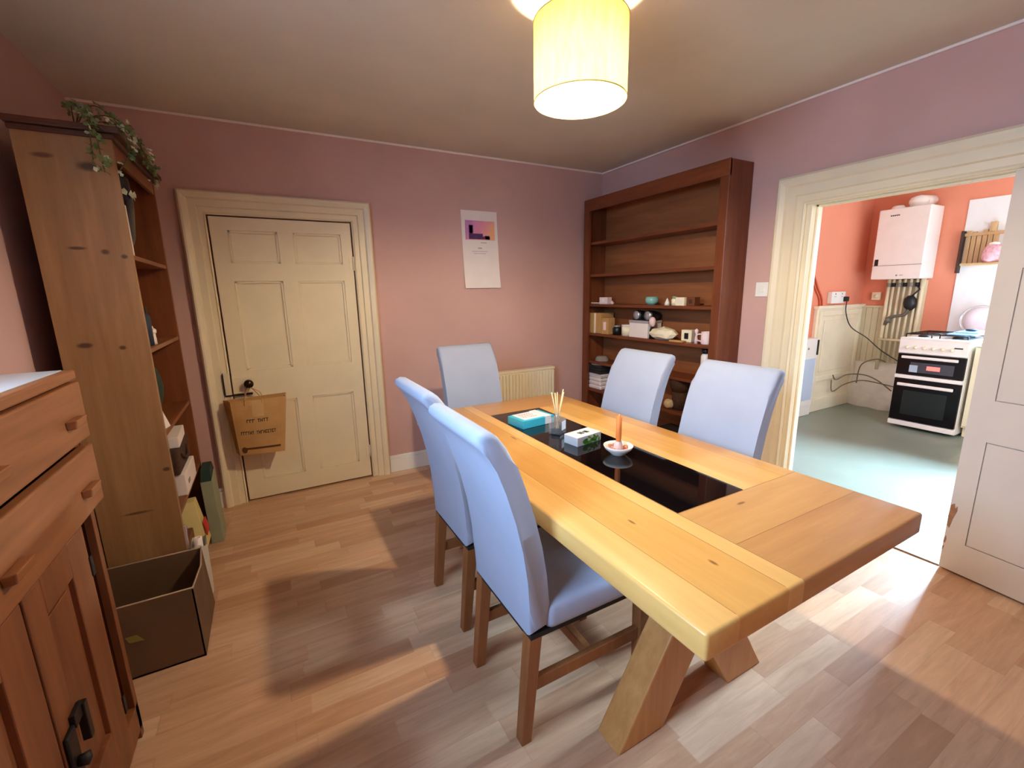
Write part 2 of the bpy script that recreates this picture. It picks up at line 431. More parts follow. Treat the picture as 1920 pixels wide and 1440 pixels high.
# back wall, with a recess for the closed door
dx0, dx1, dz1 = -0.262, 0.621, 1.973
bm = b_()
box(bm, XL - .15, dx0, YB, YB + .06, 0, ZC); box(bm, dx1, XR + T, YB, YB + .06, 0, ZC)
box(bm, dx0, dx1, YB, YB + .06, dz1, ZC); box(bm, XL - .15, XR + T, YB + .06, YB + .15, 0, ZC)
struct('wall_back', bm, M['wall'])
bm = b_()
box(bm, XR, XR + T, YF, DY0 - 0.012, 0, ZC); box(bm, XR, XR + T, DY1 + 0.012, YB, 0, ZC); box(bm, XR, XR + T, DY0 - 0.012, DY1 + 0.012, DZ + 0.012, ZC)
struct('wall_right', bm, M['wall'])
def wall_with_window(name, axis, pos, thick, a0, a1, wa0, wa1, wz0, wz1, mat, n):
    """wall in plane axis=pos going outward by thick, window hole wa0..wa1 x wz0..wz1"""
    lo, hi = (pos - thick, pos) if thick > 0 else (pos, pos - thick)
    bm = b_()
    for u0, u1, z0, z1 in ((a0, wa0, 0, ZC), (wa1, a1, 0, ZC), (wa0, wa1, 0, wz0), (wa0, wa1, wz1, ZC)):
        if axis == 'x': box(bm, lo, hi, u0, u1, z0, z1)
        else: box(bm, u0, u1, lo, hi, z0, z1)
    struct(name, bm, mat)
    m = (lo + hi) / 2
    def bb(bm, u0, u1, d0, d1, z0, z1, bev=0.004):
        if axis == 'x': box(bm, d0, d1, u0, u1, z0, z1, bev)
        else: box(bm, u0, u1, d0, d1, z0, z1, bev)
    bm = b_()
    f = 0.05
    bb(bm, wa0, wa0 + f, m - .03, m + .03, wz0, wz1); bb(bm, wa1 - f, wa1, m - .03, m + .03, wz0, wz1)
    bb(bm, wa0, wa1, m - .03, m + .03, wz0, wz0 + f); bb(bm, wa0, wa1, m - .03, m + .03, wz1 - f, wz1)
    bb(bm, (wa0 + wa1) / 2 - .02, (wa0 + wa1) / 2 + .02, m - .025, m + .025, wz0, wz1)
    wn = struct('window_%d' % n, bm, M['white'])
    bm = b_(); bb(bm, wa0 + f, wa1 - f, m - .003, m + .003, wz0 + f, wz1 - f, 0); obj('pane', bm, M['pane'], wn)
wall_with_window('wall_left', 'x', XL, 0.15, YF - .15, YB, 0.14, 1.20, 1.30, 2.25, M['wall'], 1)
bm = b_(); box(bm, XL, XR + T, YF - .15, YF, 0, ZC); struct('wall_front', bm, M['wall'])
wall_with_window('wall_kitchen_side', 'y', KF, 0.15, XR + T, KX, 3.3, 4.7, 1.0, 2.2, M['orange'], 2)
wall_with_window('wall_kitchen_far', 'x', KX, -0.15, KF - .15, KY + .15, 0.35, 1.45, 1.0, 2.1, M['orange'], 3)
bm = b_(); box(bm, XR + T, KX, KY, KY + .15, 0, ZC); struct('wall_kitchen_back', bm, M['orange'])
# bead between walls and ceiling
bm = b_()
box(bm, XL, XR, YB - .014, YB, ZC - .014, ZC, .004); box(bm, XR - .014, XR, YF, YB, ZC - .014, ZC, .004)
struct('trim_1', bm, M['bead'])
# skirting
def skirt(name, segs):
    bm = b_()
    for (x0, x1, y0, y1) in segs:
        ix = 0.006 if abs(x1 - x0) < 0.1 else 0
        box(bm, x0, x1, y0, y1, 0, 0.115, 0.002)
        if abs(x1 - x0) < 0.1:
            s = 1 if x0 < 1 else 0
            box(bm, x0 if s else x0 + .007, x1 - .007 if s else x1, y0, y1, 0.115, 0.14, 0.004)
        else: box(bm, x0, x1, y0 + .007, y1, 0.115, 0.14, 0.004)
    struct(name, bm, M['white'])
skirt('baseboard_back', [(XL, -0.402, YB - .02, YB), (0.765, XR, YB - .02, YB)])
skirt('baseboard_left', [(XL, XL + .02, YF, YB - .02)])
skirt('baseboard_right', [(XR - .02, XR, 1.815, YB - .02), (XR - .02, XR, YF, 0.55)])

# ---- moulded frame round an opening
def architrave(bm, a0, a1, ztop, wd, face, sign, plane, feet=None):
    """mitred three-sided frame: a0..a1 inner opening, outer wd wider; projects from face by steps in direction sign"""
    prof = [(0.0, 0.018), (0.05, .024), (0.10, 0.018), (0.30, 0.018), (0.34, 0.030), (0.62, 0.030), (0.68, 0.042), (0.84, 0.050), (0.92, 0.050), (1.0, 0.036)]
    def P(u, z, d): return (face + sign * d, u, z) if plane == 'x' else (u, face + sign * d, z)
    for (t0, d0), (t1, d1) in zip(prof, prof[1:]):
        e0, e1 = t0 * wd, t1 * wd
        for side in (-1, 1):
            ub = a0 if side < 0 else a1
            u0, u1 = ub + side * e0, ub + side * e1
            foot = feet[side] if feet else 0.0
            q = [P(u0, foot, d0), P(u1, foot, d1), P(u1, ztop + e1, d1), P(u0, ztop + e0, d0)]
            qb = [P(u0, foot, 0), P(u1, foot, 0), P(u1, ztop + e1, 0), P(u0, ztop + e0, 0)]
            hexa(bm, qb + q)
        q = [P(a0 - e0, ztop + e0, d0), P(a1 + e0, ztop + e0, d0), P(a1 + e1, ztop + e1, d1), P(a0 - e1, ztop + e1, d1)]
        qb = [P(a0 - e0, ztop + e0, 0), P(a1 + e0, ztop + e0, 0), P(a1 + e1, ztop + e1, 0), P(a0 - e1, ztop + e1, 0)]
        hexa(bm, qb + q)
bm = b_(); architrave(bm, -0.262, 0.620, 1.972, 0.138, YB, -1, 'y'); struct('trim_2', bm, M['cream'])
# ---- doorway lining and its frame
bm = b_()
architrave(bm, DY0 - .03, DY1 + .03, DZ + .005, 0.175, XR, -1, 'x', feet={-1: 1.936, 1: 0.0})
struct('trim_3', bm, M['cream'])
bm = b_()
box(bm, XR - .002, XR + T + .004, DY1, DY1 + .035, 0, DZ, .003); box(bm, XR - .002, XR + T + .004, DY0 - .035, DY0, 0, DZ, .003)
box(bm, XR - .002, XR + T + .004, DY0 - .035, DY1 + .035, DZ, DZ + .035, .003)
box(bm, XR + .045, XR + .085, DY1 - .012, DY1, 0, DZ, .002); box(bm, XR + .045, XR + .085, DY0, DY1, DZ - .012, DZ, .002)
struct('trim_4', bm, M['cream'])
bm = b_(); box(bm, XR - .012, XR + .045, DY0, DY1, 0.0, 0.007, .003); struct('trim_5', bm, plain('threshold_strip', C(170, 150, 130), 0.4, 0.3))

# ---- panelled door leaves, built as (u along width, d through thickness, z)
def door_leaf(bm, f, W, H, th, panels, mould=True, flush=False):
    """f maps (u,d,z); d=0 is the face seen in the photo, d=th the other face"""
    us = sorted({0, W} | {p[0] for p in panels} | {p[1] for p in panels})
    def hx(u0, u1, d0, d1, z0, z1, bev=0.0):
        hexa(bm, [f(u0, d0, z0), f(u1, d0, z0), f(u1, d1, z0), f(u0, d1, z0), f(u0, d0, z1), f(u1, d0, z1), f(u1, d1, z1), f(u0, d1, z1)], bev)
    hx(0, W, .016 if mould else .010, th - .012, 0, H)                         # core, seen as the sunk panel ground
    rows = sorted({(p[2], p[3]) for p in panels})
    for d0, d1 in ((0, .016 if mould else .010), (th - .012, th)):
        zs = 0.0
        for z0, z1 in rows:
            hx(0, W, d0, d1, zs, z0)
            ps = sorted([p for p in panels if p[2] == z0])
            u = 0.0
            for p in ps:
                hx(u, p[0], d0, d1, z0, z1); u = p[1]
            hx(u, W, d0, d1, z0, z1)
            zs = z1
        hx(0, W, d0, d1, zs, H)
    if flush:
        for (u0, u1, z0, z1) in panels: hx(u0 + .005, u1 - .005, .0, .013, z0 + .005, z1 - .005)
    if mould:
        for (u0, u1, z0, z1) in panels:                     # raised field and bead within each panel
            g = 0.016
            for (a0, a1, b0, b1) in ((u0, u1, z0, z0 + g), (u0, u1, z1 - g, z1), (u0, u0 + g, z0, z1), (u1 - g, u1, z0, z1)):
                hx(a0, a1, .006, .017, b0, b1, .003)
PAN = [(0.095, 0.385, 1.66, 1.87), (0.480, 0.790, 1.66, 1.87), (0.095, 0.385, 0.94, 1.545), (0.480, 0.790, 0.94, 1.545),
       (0.105, 0.385, 0.135, 0.71), (0.490, 0.780, 0.135, 0.71)]
bm = b_()
door_leaf(bm, lambda u, d, z: (-0.252 + u, YB - 0.006 + d, 0.012 + z), 0.863, 1.951, 0.04, PAN)
d1 = struct('door_1', bm, M['cream'])
bm = b_(); box(bm, -0.252, -0.132, YB - .024, YB - .005, .80, .915, .003); box(bm, -0.252, -0.245, YB - .026, YB - .02, .80, .915)
obj('rim_lock', bm, M['cream'], d1)
bm = b_(); box(bm, -0.298, -0.262, YB - .045, YB - .016, .80, .95, .003); obj('lock_keep', bm, M['cream'], d1)
bm = b_(); box(bm, -0.302, -0.297, YB - .046, YB - .02, .80, .95); box(bm, -0.302, -0.14, YB - .030, YB - .010, .788, .797, .001)
obj('dark_lock_edge', bm, M['iron'], d1)
bm = b_()
lathe(bm, -0.155, 0.868, [(0.010, YB - .02), (0.012, YB - .045), (0.026, YB - .052), (0.030, YB - .066), (0.024, YB - .078), (0.0, YB - .082)], 20, axis='y')
obj('door_knob', bm, M['brass'], d1)
for z in (1.68, 0.22):
    bm = b_(); lathe(bm, 0.612, YB - .012, [(0.007, z - .05), (0.007, z + .05)], 10); box(bm, .585, .612, YB - .010, YB - .005, z - .045, z + .045)
    obj('hinge', bm, M['cream'], d1)
# scuffs at the latch edge of the frame
# ---- open door folded back beside the doorway
ang = math.atan2(0.439 - 0.750, 2.885 - 2.926)             # direction of the leaf from its hinge
ux, uy = math.cos(ang), math.sin(ang)
nx, ny = uy, -ux                                            # face normal pointing to the room
if nx > 0: nx, ny = -nx, -ny
hx0, hy0 = 2.926, 0.752
GREY = [(0.082, 0.385, 1.62, 1.82), (0.455, 0.758, 1.62, 1.82), (0.082, 0.385, 0.90, 1.50), (0.455, 0.758, 0.90, 1.50), (0.082, 0.385, 0.16, 0.70), (0.455, 0.758, 0.16, 0.70)]
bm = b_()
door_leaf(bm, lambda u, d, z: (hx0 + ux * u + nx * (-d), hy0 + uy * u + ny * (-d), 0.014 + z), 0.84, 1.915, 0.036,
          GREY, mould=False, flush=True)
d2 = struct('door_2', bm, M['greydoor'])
bm = b_()
def leafpt(u, z, d=0.0015): return (hx0 + ux * u + nx * d, hy0 + uy * u + ny * d, z)
for poly in ([(0.0, .295), (.004, .36), (.016, .37), (.020, .345), (.028, .36), (.030, .335), (.020, .29), (.012, .235), (.002, .245)],
             [(0.0, .165), (.006, .19), (.010, .17), (.007, .15), (0.0, .148)], [(0.0, .13), (.006, .132), (.004, .115), (0, .11)]):
    a = [bm.verts.new(leafpt(u, z)) for u, z in poly]; b = [bm.verts.new(leafpt(u, z, -.002)) for u, z in poly]
    bm.faces.new(a); bm.faces.new(b[::-1])
    for i in range(len(a)): bm.faces.new((a[i], b[i], b[(i + 1) % len(a)], a[(i + 1) % len(a)]))
obj('chipped_patch', bm, M['barewood'], d2)

# ------------------------------------------------------------------ light switch, calendar, radiator
t = thing('light_switch', 'white light switch plate on mauve wall beside the doorway', 'light switch', (XR, 1.86, 1.437))
bm = b_(); box(bm, XR - .010, XR, 1.812, 1.908, 1.39, 1.485, .003); obj('plate', bm, M['white'], t)
bm = b_(); box(bm, XR - .015, XR - .009, 1.848, 1.872, 1.42, 1.455, .002); obj('rocker', bm, M['white'], t)

t = thing('calendar', 'tall white wall calendar with a pink and purple picture at its top', 'calendar', (1.66, YB - .004, 2.118))
bm = b_()
prof = [(YB - .004, 2.118), (YB - .004, 1.90), (YB - .006, 1.75), (YB - .012, 1.60), (YB - .022, 1.492)]
for (ya, za), (yb, zb) in zip(prof, prof[1:]):
    hexa(bm, [(1.487 + (2.118 - zb) * .02, yb, zb), (1.815 + (2.118 - zb) * .03, yb, zb), (1.815 + (2.118 - zb) * .03, yb + .003, zb), (1.487 + (2.118 - zb) * .02, yb + .003, zb),
              (1.487 + (2.118 - za) * .02, ya, za), (1.815 + (2.118 - za) * .03, ya, za), (1.815 + (2.118 - za) * .03, ya + .003, za), (1.487 + (2.118 - za) * .02, ya + .003, za)])
obj('sheet', bm, M['paper'], t)
def sky_print():
    m = NT('printed_dusk_sky')
    sp = m.n('ShaderNodeSeparateXYZ'); m.l(m.obj(), sp.inputs[0])
    f = m.math('MULTIPLY_ADD', sp.outputs[0], 2.6, 0.5); f2 = m.math('MULTIPLY_ADD', sp.outputs[2], -1.2, f)
    g = m.math('ADD', m.math('MULTIPLY', m.noise(m.obj(), 14, 3), 0.5), m.math('SUBTRACT', f2, 0.45))
    return m.out(m.ramp(g, [(0.1, C(190, 130, 190)), (0.45, C(232, 150, 172)), (0.8, C(246, 178, 128))]), 0.7)
bm = b_(); box(bm, 1.522, 1.792, YB - .0062, YB - .0042, 1.886, 2.040); pic = obj('picture', bm, sky_print(), t)
bm = b_()
for x0, x1, z0, z1 in ((1.552, 1.592, 1.94, 2.004), (1.560, 1.585, 1.93, 2.0), (1.552, 1.68, 1.892, 1.937), (1.68, 1.745, 1.892, 1.916), (1.70, 1.74, 1.892, 1.922)):
    box(bm, x0, x1, YB - .0075, YB - .0062, z0, z1)
obj('dark_building_print', bm, plain('purple_print', C(84, 44, 96), 0.7, var=.2, scale=30), t)
rs = random.Random(3)
for z, a, b, wgt in ((1.862, 1.66, 1.715, .006), (1.815, 1.635, 1.665, .010), (1.792, 1.575, 1.72, .004), (1.775, 1.59, 1.70, .004)):
    x = a; bm = b_()
    while x < b:
        l = rs.uniform(.004, .010); box(bm, x, x + l, YB - .0072, YB - .005, z, z + wgt); x += l + .003
    obj('printed_line', bm, plain('grey_ink', C(176, 160, 160), 0.8), t)

t = thing('radiator', 'cream panel radiator on the back wall behind the far end of the table', 'radiator', (1.85, YB, 0.15))
bm = b_(); box(bm, 1.36, 2.34, YB - .10, YB - .045, .17, .745, .006)
x = 1.385
while x < 2.32:
    box(bm, x, x + .018, YB - .116, YB - .099, .21, .725, .005, seg=1); x += .0333
obj('panel', bm, M['rad'], t)
bm = b_(); box(bm, 1.355, 2.345, YB - .108, YB - .03, .735, .757, .004); obj('top_grille', bm, M['rad'], t)
for x in (1.5, 2.2):
    bm = b_(); box(bm, x, x + .04, YB - .05, YB - .003, .25, .68); obj('bracket', bm, M['rad'], t)
bm = b_(); tube(bm, [(2.30, YB - .07, .19), (2.30, YB - .07, .0)], .009, 10); obj('feed_pipe', bm, M['pipe'], t)

# ------------------------------------------------------------------ pendant lamp
LX, LY = 1.145, 1.512
t = thing('pendant_lamp', 'cream drum pendant lampshade, lit, hanging over the dining table', 'ceiling lamp', (LX, LY, ZC))
bm = b_(); lathe(bm, LX, LY, [(0.0, ZC), (0.05, ZC), (0.05, ZC - .012), (0.03, ZC - .03), (0.0, ZC - .032)], 24); obj('ceiling_rose', bm, M['white'], t)
bm = b_(); tube(bm, [(LX, LY, ZC - .03), (LX, LY, 2.36)], .004, 8); obj('cord', bm, M['white'], t)
R0, ZT, ZB = 0.175, 2.425, 2.160
bm = b_()
for r in (R0, R0 - .002):
    pass
lathe(bm, LX, LY, [(R0 - .002, ZB), (R0, ZB), (R0, ZT), (R0 - .002, ZT)], 64)
for f in list(bm.faces):
    if len(f.verts) > 4: bm.faces.remove(f)
sh = obj('lamp_shade', bm, M['shade'], t)
for z in (ZB, ZT):
    bm = b_(); tube(bm, [(LX + R0 * math.cos(a), LY + R0 * math.sin(a), z) for a in [2 * PI * i / 48 for i in range(48)]], .0025, 6, closed=True)
    obj('rim', bm, plain('shade_rim', C(214, 188, 120), .7), sh)
bm = b_()
tube(bm, [(LX + .03 * math.cos(a), LY + .03 * math.sin(a), 2.40) for a in [2 * PI * i / 16 for i in range(16)]], .002, 6, closed=True)
for a in (0.3, 2.4, 4.5): tube(bm, [(LX + .03 * math.cos(a), LY + .03 * math.sin(a), 2.40), (LX + R0 * math.cos(a), LY + R0 * math.sin(a), ZT)], .002, 6)
obj('spider', bm, M['white'], sh)
bm = b_(); lathe(bm, LX, LY, [(0.0, 2.40), (.018, 2.40), (.020, 2.35), (.016, 2.335), (0, 2.335)], 16); obj('bulb_holder', bm, M['white'], t)
bm = b_(); lathe(bm, LX, LY, [(0.012, 2.336), (.016, 2.32), (.030, 2.285), (.032, 2.265), (.022, 2.240), (0.0, 2.232)], 20)
bl = obj('bulb', bm, M['bulb'], t); bl.visible_shadow = True
ld = bpy.data.lights.new('bulb_light', 'POINT'); ld.energy = 68; ld.color = (1.0, 0.80, 0.54); ld.shadow_soft_size = 0.035
lo = bpy.data.objects.new('bulb_light', ld); COL.objects.link(lo); lo.location = (LX, LY, 2.200)

# ------------------------------------------------------------------ dining table
t = thing('dining_table', 'long oak trestle dining table with black glass strip set in its top', 'table', (1.19, 1.467, 0))
TX0, TX1, TY0, TY1, TZ, TT = 0.70, 1.685, 0.487, 2.447, 0.77, 0.068
bm = b_()
gx0, gx1, gy0, gy1 = 1.046, 1.372, 0.862, 2.178
fs = box(bm, TX0, TX1, TY0, TY1, TZ - TT, TZ)
bevel(bm, list(bm.edges), .009, 3)
for co, no in [((x, 0, 0), (1, 0, 0)) for x in (TX0 + .105, gx0 - .062, gx0, gx1, gx1 + .06, TX1 - .09)] + [((0, y, 0), (0, 1, 0)) for y in (0.665, gy0, gy1)]:
    bmesh.ops.bisect_plane(bm, geom=bm.verts[:] + bm.edges[:] + bm.faces[:], plane_co=co, plane_no=no)
for f in bm.faces:
    x, y = f.calc_center_median()[:2]
    if x < TX0 + .105: k = 2
    elif x < gx0 - .062: k = 0
    elif x < gx0: k = 2
    elif y < .665: k = 4
    elif y < gy0 or y > gy1: k = 3
    elif x < gx1: k = 1
    elif x < gx1 + .06: k = 2
    elif x < TX1 - .09: k = 0
    else: k = 1
    f.material_index = k
top = obj('tabletop', bm, [M['oakA'], M['oakB'], M['oakC'], M['oakX'], M['oakX2']], t, smooth=40)
bm = b_()
for x0, x1, y0, y1 in ((gx0 - .0006, gx0 + .0006, TY0 + .01, TY1 - .01), (gx0, TX1 - .01, .6645, .6655), (gx0, TX1 - .01, gy0 - .0006, gy0 + .0006), (gx0 - .0625, gx0 - .0615, TY0 + .01, TY1 - .01), (TX0 + .1045, TX0 + .1055, TY0 + .01, TY1 - .01)):
    box(bm, x0, x1, y0, y1, TZ - .001, TZ + .0002)
obj('plank_seam', bm, plain('dark_seam', C(120, 78, 36), .5), t)
bm = b_(); box(bm, gx0 + .002, gx1 - .002, gy0 + .002, gy1 - .002, TZ - .001, TZ + .0015, .0007); obj('glass_inset', bm, M['blackglass'], t)
def xleg(y0, y1, s, lapy):
    bm = b_()
    cx = 1.19
    pts = lambda z, x0, x1: [(cx + s * x0, z), (cx + s * x1, z)]
    a = [(cx - s * .368, 0), (cx - s * .170, 0), (cx + s * .262, TZ - TT), (cx + s * .064, TZ - TT)]
    prism(bm, a, y0, y1, .006)
    return obj('leg', bm, M['oakleg'], t)
for y in (0.845, 2.185):
    xleg(y, y + .105, 1, 0); xleg(y, y + .105, -1, 0)

# ------------------------------------------------------------------ dining chairs
def make_chair(label, loc, rz):
    t = thing('dining_chair', label, 'chair', loc, rz, 'covered chairs round the dining table')
    back = [(0.0, .405), (0.0, .50), (-.006, .60), (-.020, .70), (-.042, .80), (-.072, .90), (-.098, .97), (-.120, 1.010), (-.136, 1.032)]
    roll = [(-.149, 1.047), (-.155, 1.062), (-.150, 1.077), (-.130, 1.087), (-.106, 1.083), (-.086, 1.066)]
    front = [(-.060, 1.03), (-.034, .975), (-.008, .90), (.022, .80), (.046, .70), (.062, .60), (.070, .50), (.070, .42)]
    poly = back + roll + front
    W = .208
    bm = b_()
    n = len(poly)
    ys = [-W, -W * .6, -W * .2, W * .2, W * .6, W]
    rings = [[bm.verts.new((u, y, z)) for u, z in poly] for y in ys]
    for a, b in zip(rings, rings[1:]):
        for i in range(n): bm.faces.new((a[i], a[(i + 1) % n], b[(i + 1) % n], b[i]))
    fa = bm.faces.new(rings[0]); fb = bm.faces.new(rings[-1][::-1])
    bevel(bm, list(fa.edges) + list(fb.edges), .020, 3)
    bk = obj('backrest', bm, M['fabric'], t, smooth=50, local=True)
    bm = b_(); box(bm, .062, .535, -.214, .214, .400, .498, .028, seg=4)
    obj('seat', bm, M['fabric'], t, smooth=60, local=True)
    bm = b_(); box(bm, .005, .520, -.200, .200, .385, .403, .002); obj('dark_seat_base', bm, M['darkgap'], t, local=True)
    for s in (-1, 1):
        bm = b_()
        y0, y1 = (s * .200, s * .154) if s > 0 else (s * .154, s * .200)
        y0, y1 = min(y0, y1), max(y0, y1)
        hexa(bm, [(-.030, y0 + .003, 0), (.008, y0 + .003, 0), (.008, y1 - .003, 0), (-.030, y1 - .003, 0), (.004, y0, .392), (.050, y0, .392), (.050, y1, .392), (.004, y1, .392)], .003)
        obj('leg', bm, M['chairleg'], t, local=True)
        bm = b_(); hexa(bm, [(.478, y0 + .003, 0), (.516, y0 + .003, 0), (.516, y1 - .003, 0), (.478, y1 - .003, 0), (.474, y0, .392), (.520, y0, .392), (.520, y1, .392), (.474, y1, .392)], .003)
        obj('leg', bm, M['chairleg'], t, local=True)
        bm = b_(); ym = (y0 + y1) / 2
        hexa(bm, [(.018, ym - .011, .180), (.482, ym - .011, .180), (.482, ym + .011, .180), (.018, ym + .011, .180), (.022, ym - .011, .225), (.480, ym - .011, .225), (.480, ym + .011, .225), (.022, ym + .011, .225)], .002)
        obj('stretcher', bm, M['chairleg'], t, local=True)
    bm = b_(); box(bm, .25, .275, -.17, .17, .182, .222, .002); obj('stretcher', bm, M['chairleg'], t, local=True)
    return t
def copy_thing(src, label, loc, rz):
    r = src.copy(); COL.objects.link(r); r.location = loc; r.rotation_euler = (0, 0, rz); r['label'] = label
    for ch in list(src.children):
        c = ch.copy(); COL.objects.link(c); c.parent = r
        for g2 in ch.children:
            d = g2.copy(); COL.objects.link(d); d.parent = c
    return r
ch0 = make_chair('pale blue covered dining chair nearest the camera, left side of the table', (0.600, 1.220, 0), 0.0)
for lab, loc, rz in (('pale blue covered dining chair behind the nearest one, left side of the table', (0.628, 1.775, 0), 0.0),
                     ('covered dining chair at the far end of the table, in front of the radiator', (1.235, 2.845, 0), -PI / 2),
                     ('grey looking covered chair in front of the dark bookcase, right side of the table', (1.870, 1.945, 0), PI),
                     ('grey looking covered chair beside the doorway frame, right side of the table', (1.880, 1.335, 0), PI)):
    copy_thing(ch0, lab, loc, rz)

# ------------------------------------------------------------------ things on the table
GZ = TZ + .0015
t = thing('gift_box', 'turquoise box with a white band lying on the black glass', 'box', (1.165, 1.93, GZ))
def rot_box(name, parent, cx, cy, sx, sy, z0, z1, rot, mat, bev=.002):
    bm = b_(); rbox(bm, cx, cy, sx, sy, z0, z1, rot, bev); return obj(name, bm, mat, parent)
br = 0.12
rot_box('carton', t, 1.165, 1.93, .205, .135, GZ, GZ + .042, br, M['tealcard'])
rot_box('white_top_label', t, 1.150, 1.933, .135, .115, GZ + .042, GZ + .0435, br, M['whitecard'], 0)
rot_box('white_band', t, 1.225, 1.937, .040, .137, GZ + .002, GZ + .0445, br, M['whitecard'], 0)
bm = b_(); rs = random.Random(2)
for k in range(4):
    x = 1.10
    while x < 1.18:
        l = rs.uniform(.004, .012); box(bm, x, x + l, 1.905 + k * .02 - .0, 1.912 + k * .02, GZ + .0435, GZ + .0442); x += l + .004
obj('printed_text', bm, plain('pink_grey_ink', C(200, 160, 170), .7), t)

t = thing('reed_diffuser', 'square glass reed diffuser with pale reeds on the black glass', 'reed diffuser', (1.185, 1.715, GZ))
bm = b_(); rbox(bm, 1.185, 1.715, .066, .066, GZ, GZ + .078, .5, .006); lathe(bm, 1.185, 1.715, [(.016, GZ + .075), (.016, GZ + .100), (.012, GZ + .100)], 14)
bt = obj('bottle', bm, M['clear'], t)
bm = b_(); rbox(bm, 1.185, 1.715, .046, .046, GZ + .006, GZ + .024, .5, .003); obj('dark_liquid', bm, M['black'], bt)
rot_box('label', bt, 1.2010, 1.6855, .040, .002, GZ + .024, GZ + .066, .5, M['whitecard'], 0)
for dx, dy, h in ((-.026, .012, .205), (-.020, -.010, .195), (.012, .020, .200), (.036, .004, .215), (.026, -.014, .205), (-.004, .016, .20)):
    bm = b_(); tube(bm, [(1.185 - dx * .3, 1.715 - dy * .3, GZ + .012), (1.185 + dx, 1.715 + dy, GZ + h)], .0026, 6); obj('reed', bm, M['reed'], t)

t = thing('tissue_box', 'small white box printed with green leaves beside the candle', 'box', (1.215, 1.555, GZ))
br = 0.16
rot_box('carton', t, 1.215, 1.555, .155, .085, GZ, GZ + .042, br, M['whitecard'])
bm = b_(); rs = random.Random(9)
ca, sa = math.cos(br), math.sin(br)
for k in range(16):
    u = rs.uniform(-.03, .076); z = GZ + rs.uniform(.006, .036); l = rs.uniform(.011, .019); a = rs.uniform(0, PI)
    pts = []
    for q in range(8):
        th = 2 * PI * q / 8; pu = u + l * math.cos(th) * math.cos(a) - l * .4 * math.sin(th) * math.sin(a)
        pz = z + l * math.cos(th) * math.sin(a) + l * .4 * math.sin(th) * math.cos(a)
        pu = min(max(pu, -.075), .0765); pz = min(max(pz, GZ + .001), GZ + .0415)
        pts.append((1.215 + pu * ca + .0432 * sa, 1.555 + pu * sa - .0432 * ca, pz))
    bm.faces.new([bm.verts.new(p) for p in pts])
obj('green_leaf_print', bm, M['green'], t)
bm = b_()
for k, u in enumerate((-.02, -.006, .014, .026)):
    rbox(bm, 1.215 + u * ca, 1.555 + u * sa, .010, .026, GZ + .042, GZ + .0428, br + .2)
obj('dark_lettering', bm, M['ink'], t)

t = thing('candle_dish', 'small white dish with a pale pink holder on the black glass', 'dish', (1.240, 1.345, GZ))
bm = b_(); lathe(bm, 1.240, 1.345, [(0.0, GZ), (.028, GZ), (.030, GZ + .004), (.056, GZ + .026), (.062, GZ + .040), (.059, GZ + .040), (.052, GZ + .027), (.026, GZ + .010), (0, GZ + .009)], 32)
obj('dish', bm, M['china'], t)
bm = b_(); rs = random.Random(5)
for k in range(22):
    a, r = rs.uniform(0, 6.28), rs.uniform(.012, .044)
    blob(bm, (1.240 + r * math.cos(a), 1.345 + r * math.sin(a), GZ + .020 + r * .22), (.009, .008, .006), k, .1, 1)
obj('salmon_pebbles', bm, M['rose'], t)
bm = b_(); lathe(bm, 1.240, 1.345, [(0, GZ + .010), (.020, GZ + .012), (.021, GZ + .030), (.016, GZ + .046), (.013, GZ + .058), (.009, GZ + .058), (0.009, GZ + .05), (0, GZ + .05)], 18); obj('holder', bm, M['pinkwax'], t)
t = thing('candle', 'tall orange taper candle standing in the white dish', 'candle', (1.240, 1.345, GZ + .05))
bm = b_(); lathe(bm, 1.240, 1.345, [(0, GZ + .050), (.0088, GZ + .050), (.0120, GZ + .075), (.0118, GZ + .166), (.007, GZ + .169), (0, GZ + .167)], 14); obj('wax', bm, M['candle'], t)
bm = b_(); tube(bm, [(1.240, 1.345, GZ + .165), (1.241, 1.345, GZ + .173)], .0012, 6); obj('wick', bm, M['cream'], t)

# ------------------------------------------------------------------ paper bag hanging from the closed door's knob
t = thing('paper_bag', 'brown paper carrier bag hanging from the knob of the closed door', 'bag', (-0.12, 3.43, 0.385))
bm = b_()
F = [(-.258, 3.375, .402), (.012, 3.370, .390), (.060, 3.372, .778), (-.272, 3.378, .775)]       # front face
Bk = [(-.283, 3.475, .400), (-.010, 3.480, .392), (.064, 3.470, .785), (-.318, 3.475, .775)]
g1, g2 = (-.285, 3.47, .60), (.030, 3.455, .57)
v = [bm.verts.new(p) for p in F]; wv = [bm.verts.new(p) for p in Bk]
m1, m2 = bm.verts.new((-.262, 3.425, .56)), bm.verts.new((.010, 3.42, .56))
mt1, mt2 = bm.verts.new((-.285, 3.425, .778)), bm.verts.new((.050, 3.42, .780))
def front(u, w_, d=.0022):                                  # u,w in 0..1 on the softly bulged front face
    p = (Vector(F[0]).lerp(Vector(F[1]), u)).lerp(Vector(F[3]).lerp(Vector(F[2]), u), w_)
    cr = .0035 * math.sin(7 * u + 9 * w_) * math.sin(11 * w_ - 4 * u) * math.sin(PI * u) * math.sin(PI * w_)
    return (p.x, p.y - .020 * math.sin(PI * u) ** .7 * math.sin(PI * w_) ** .7 + cr - d, p.z)
NG = 12
gv = [[bm.verts.new(front(a / NG, b / NG, 0)) for b in range(NG + 1)] for a in range(NG + 1)]
for a in range(NG):
    for b in range(NG): bm.faces.new((gv[a][b], gv[a + 1][b], gv[a + 1][b + 1], gv[a][b + 1]))
bm.faces.new((wv[1], wv[0], wv[3], wv[2])); bm.faces.new((v[1], v[0], wv[0], wv[1]))
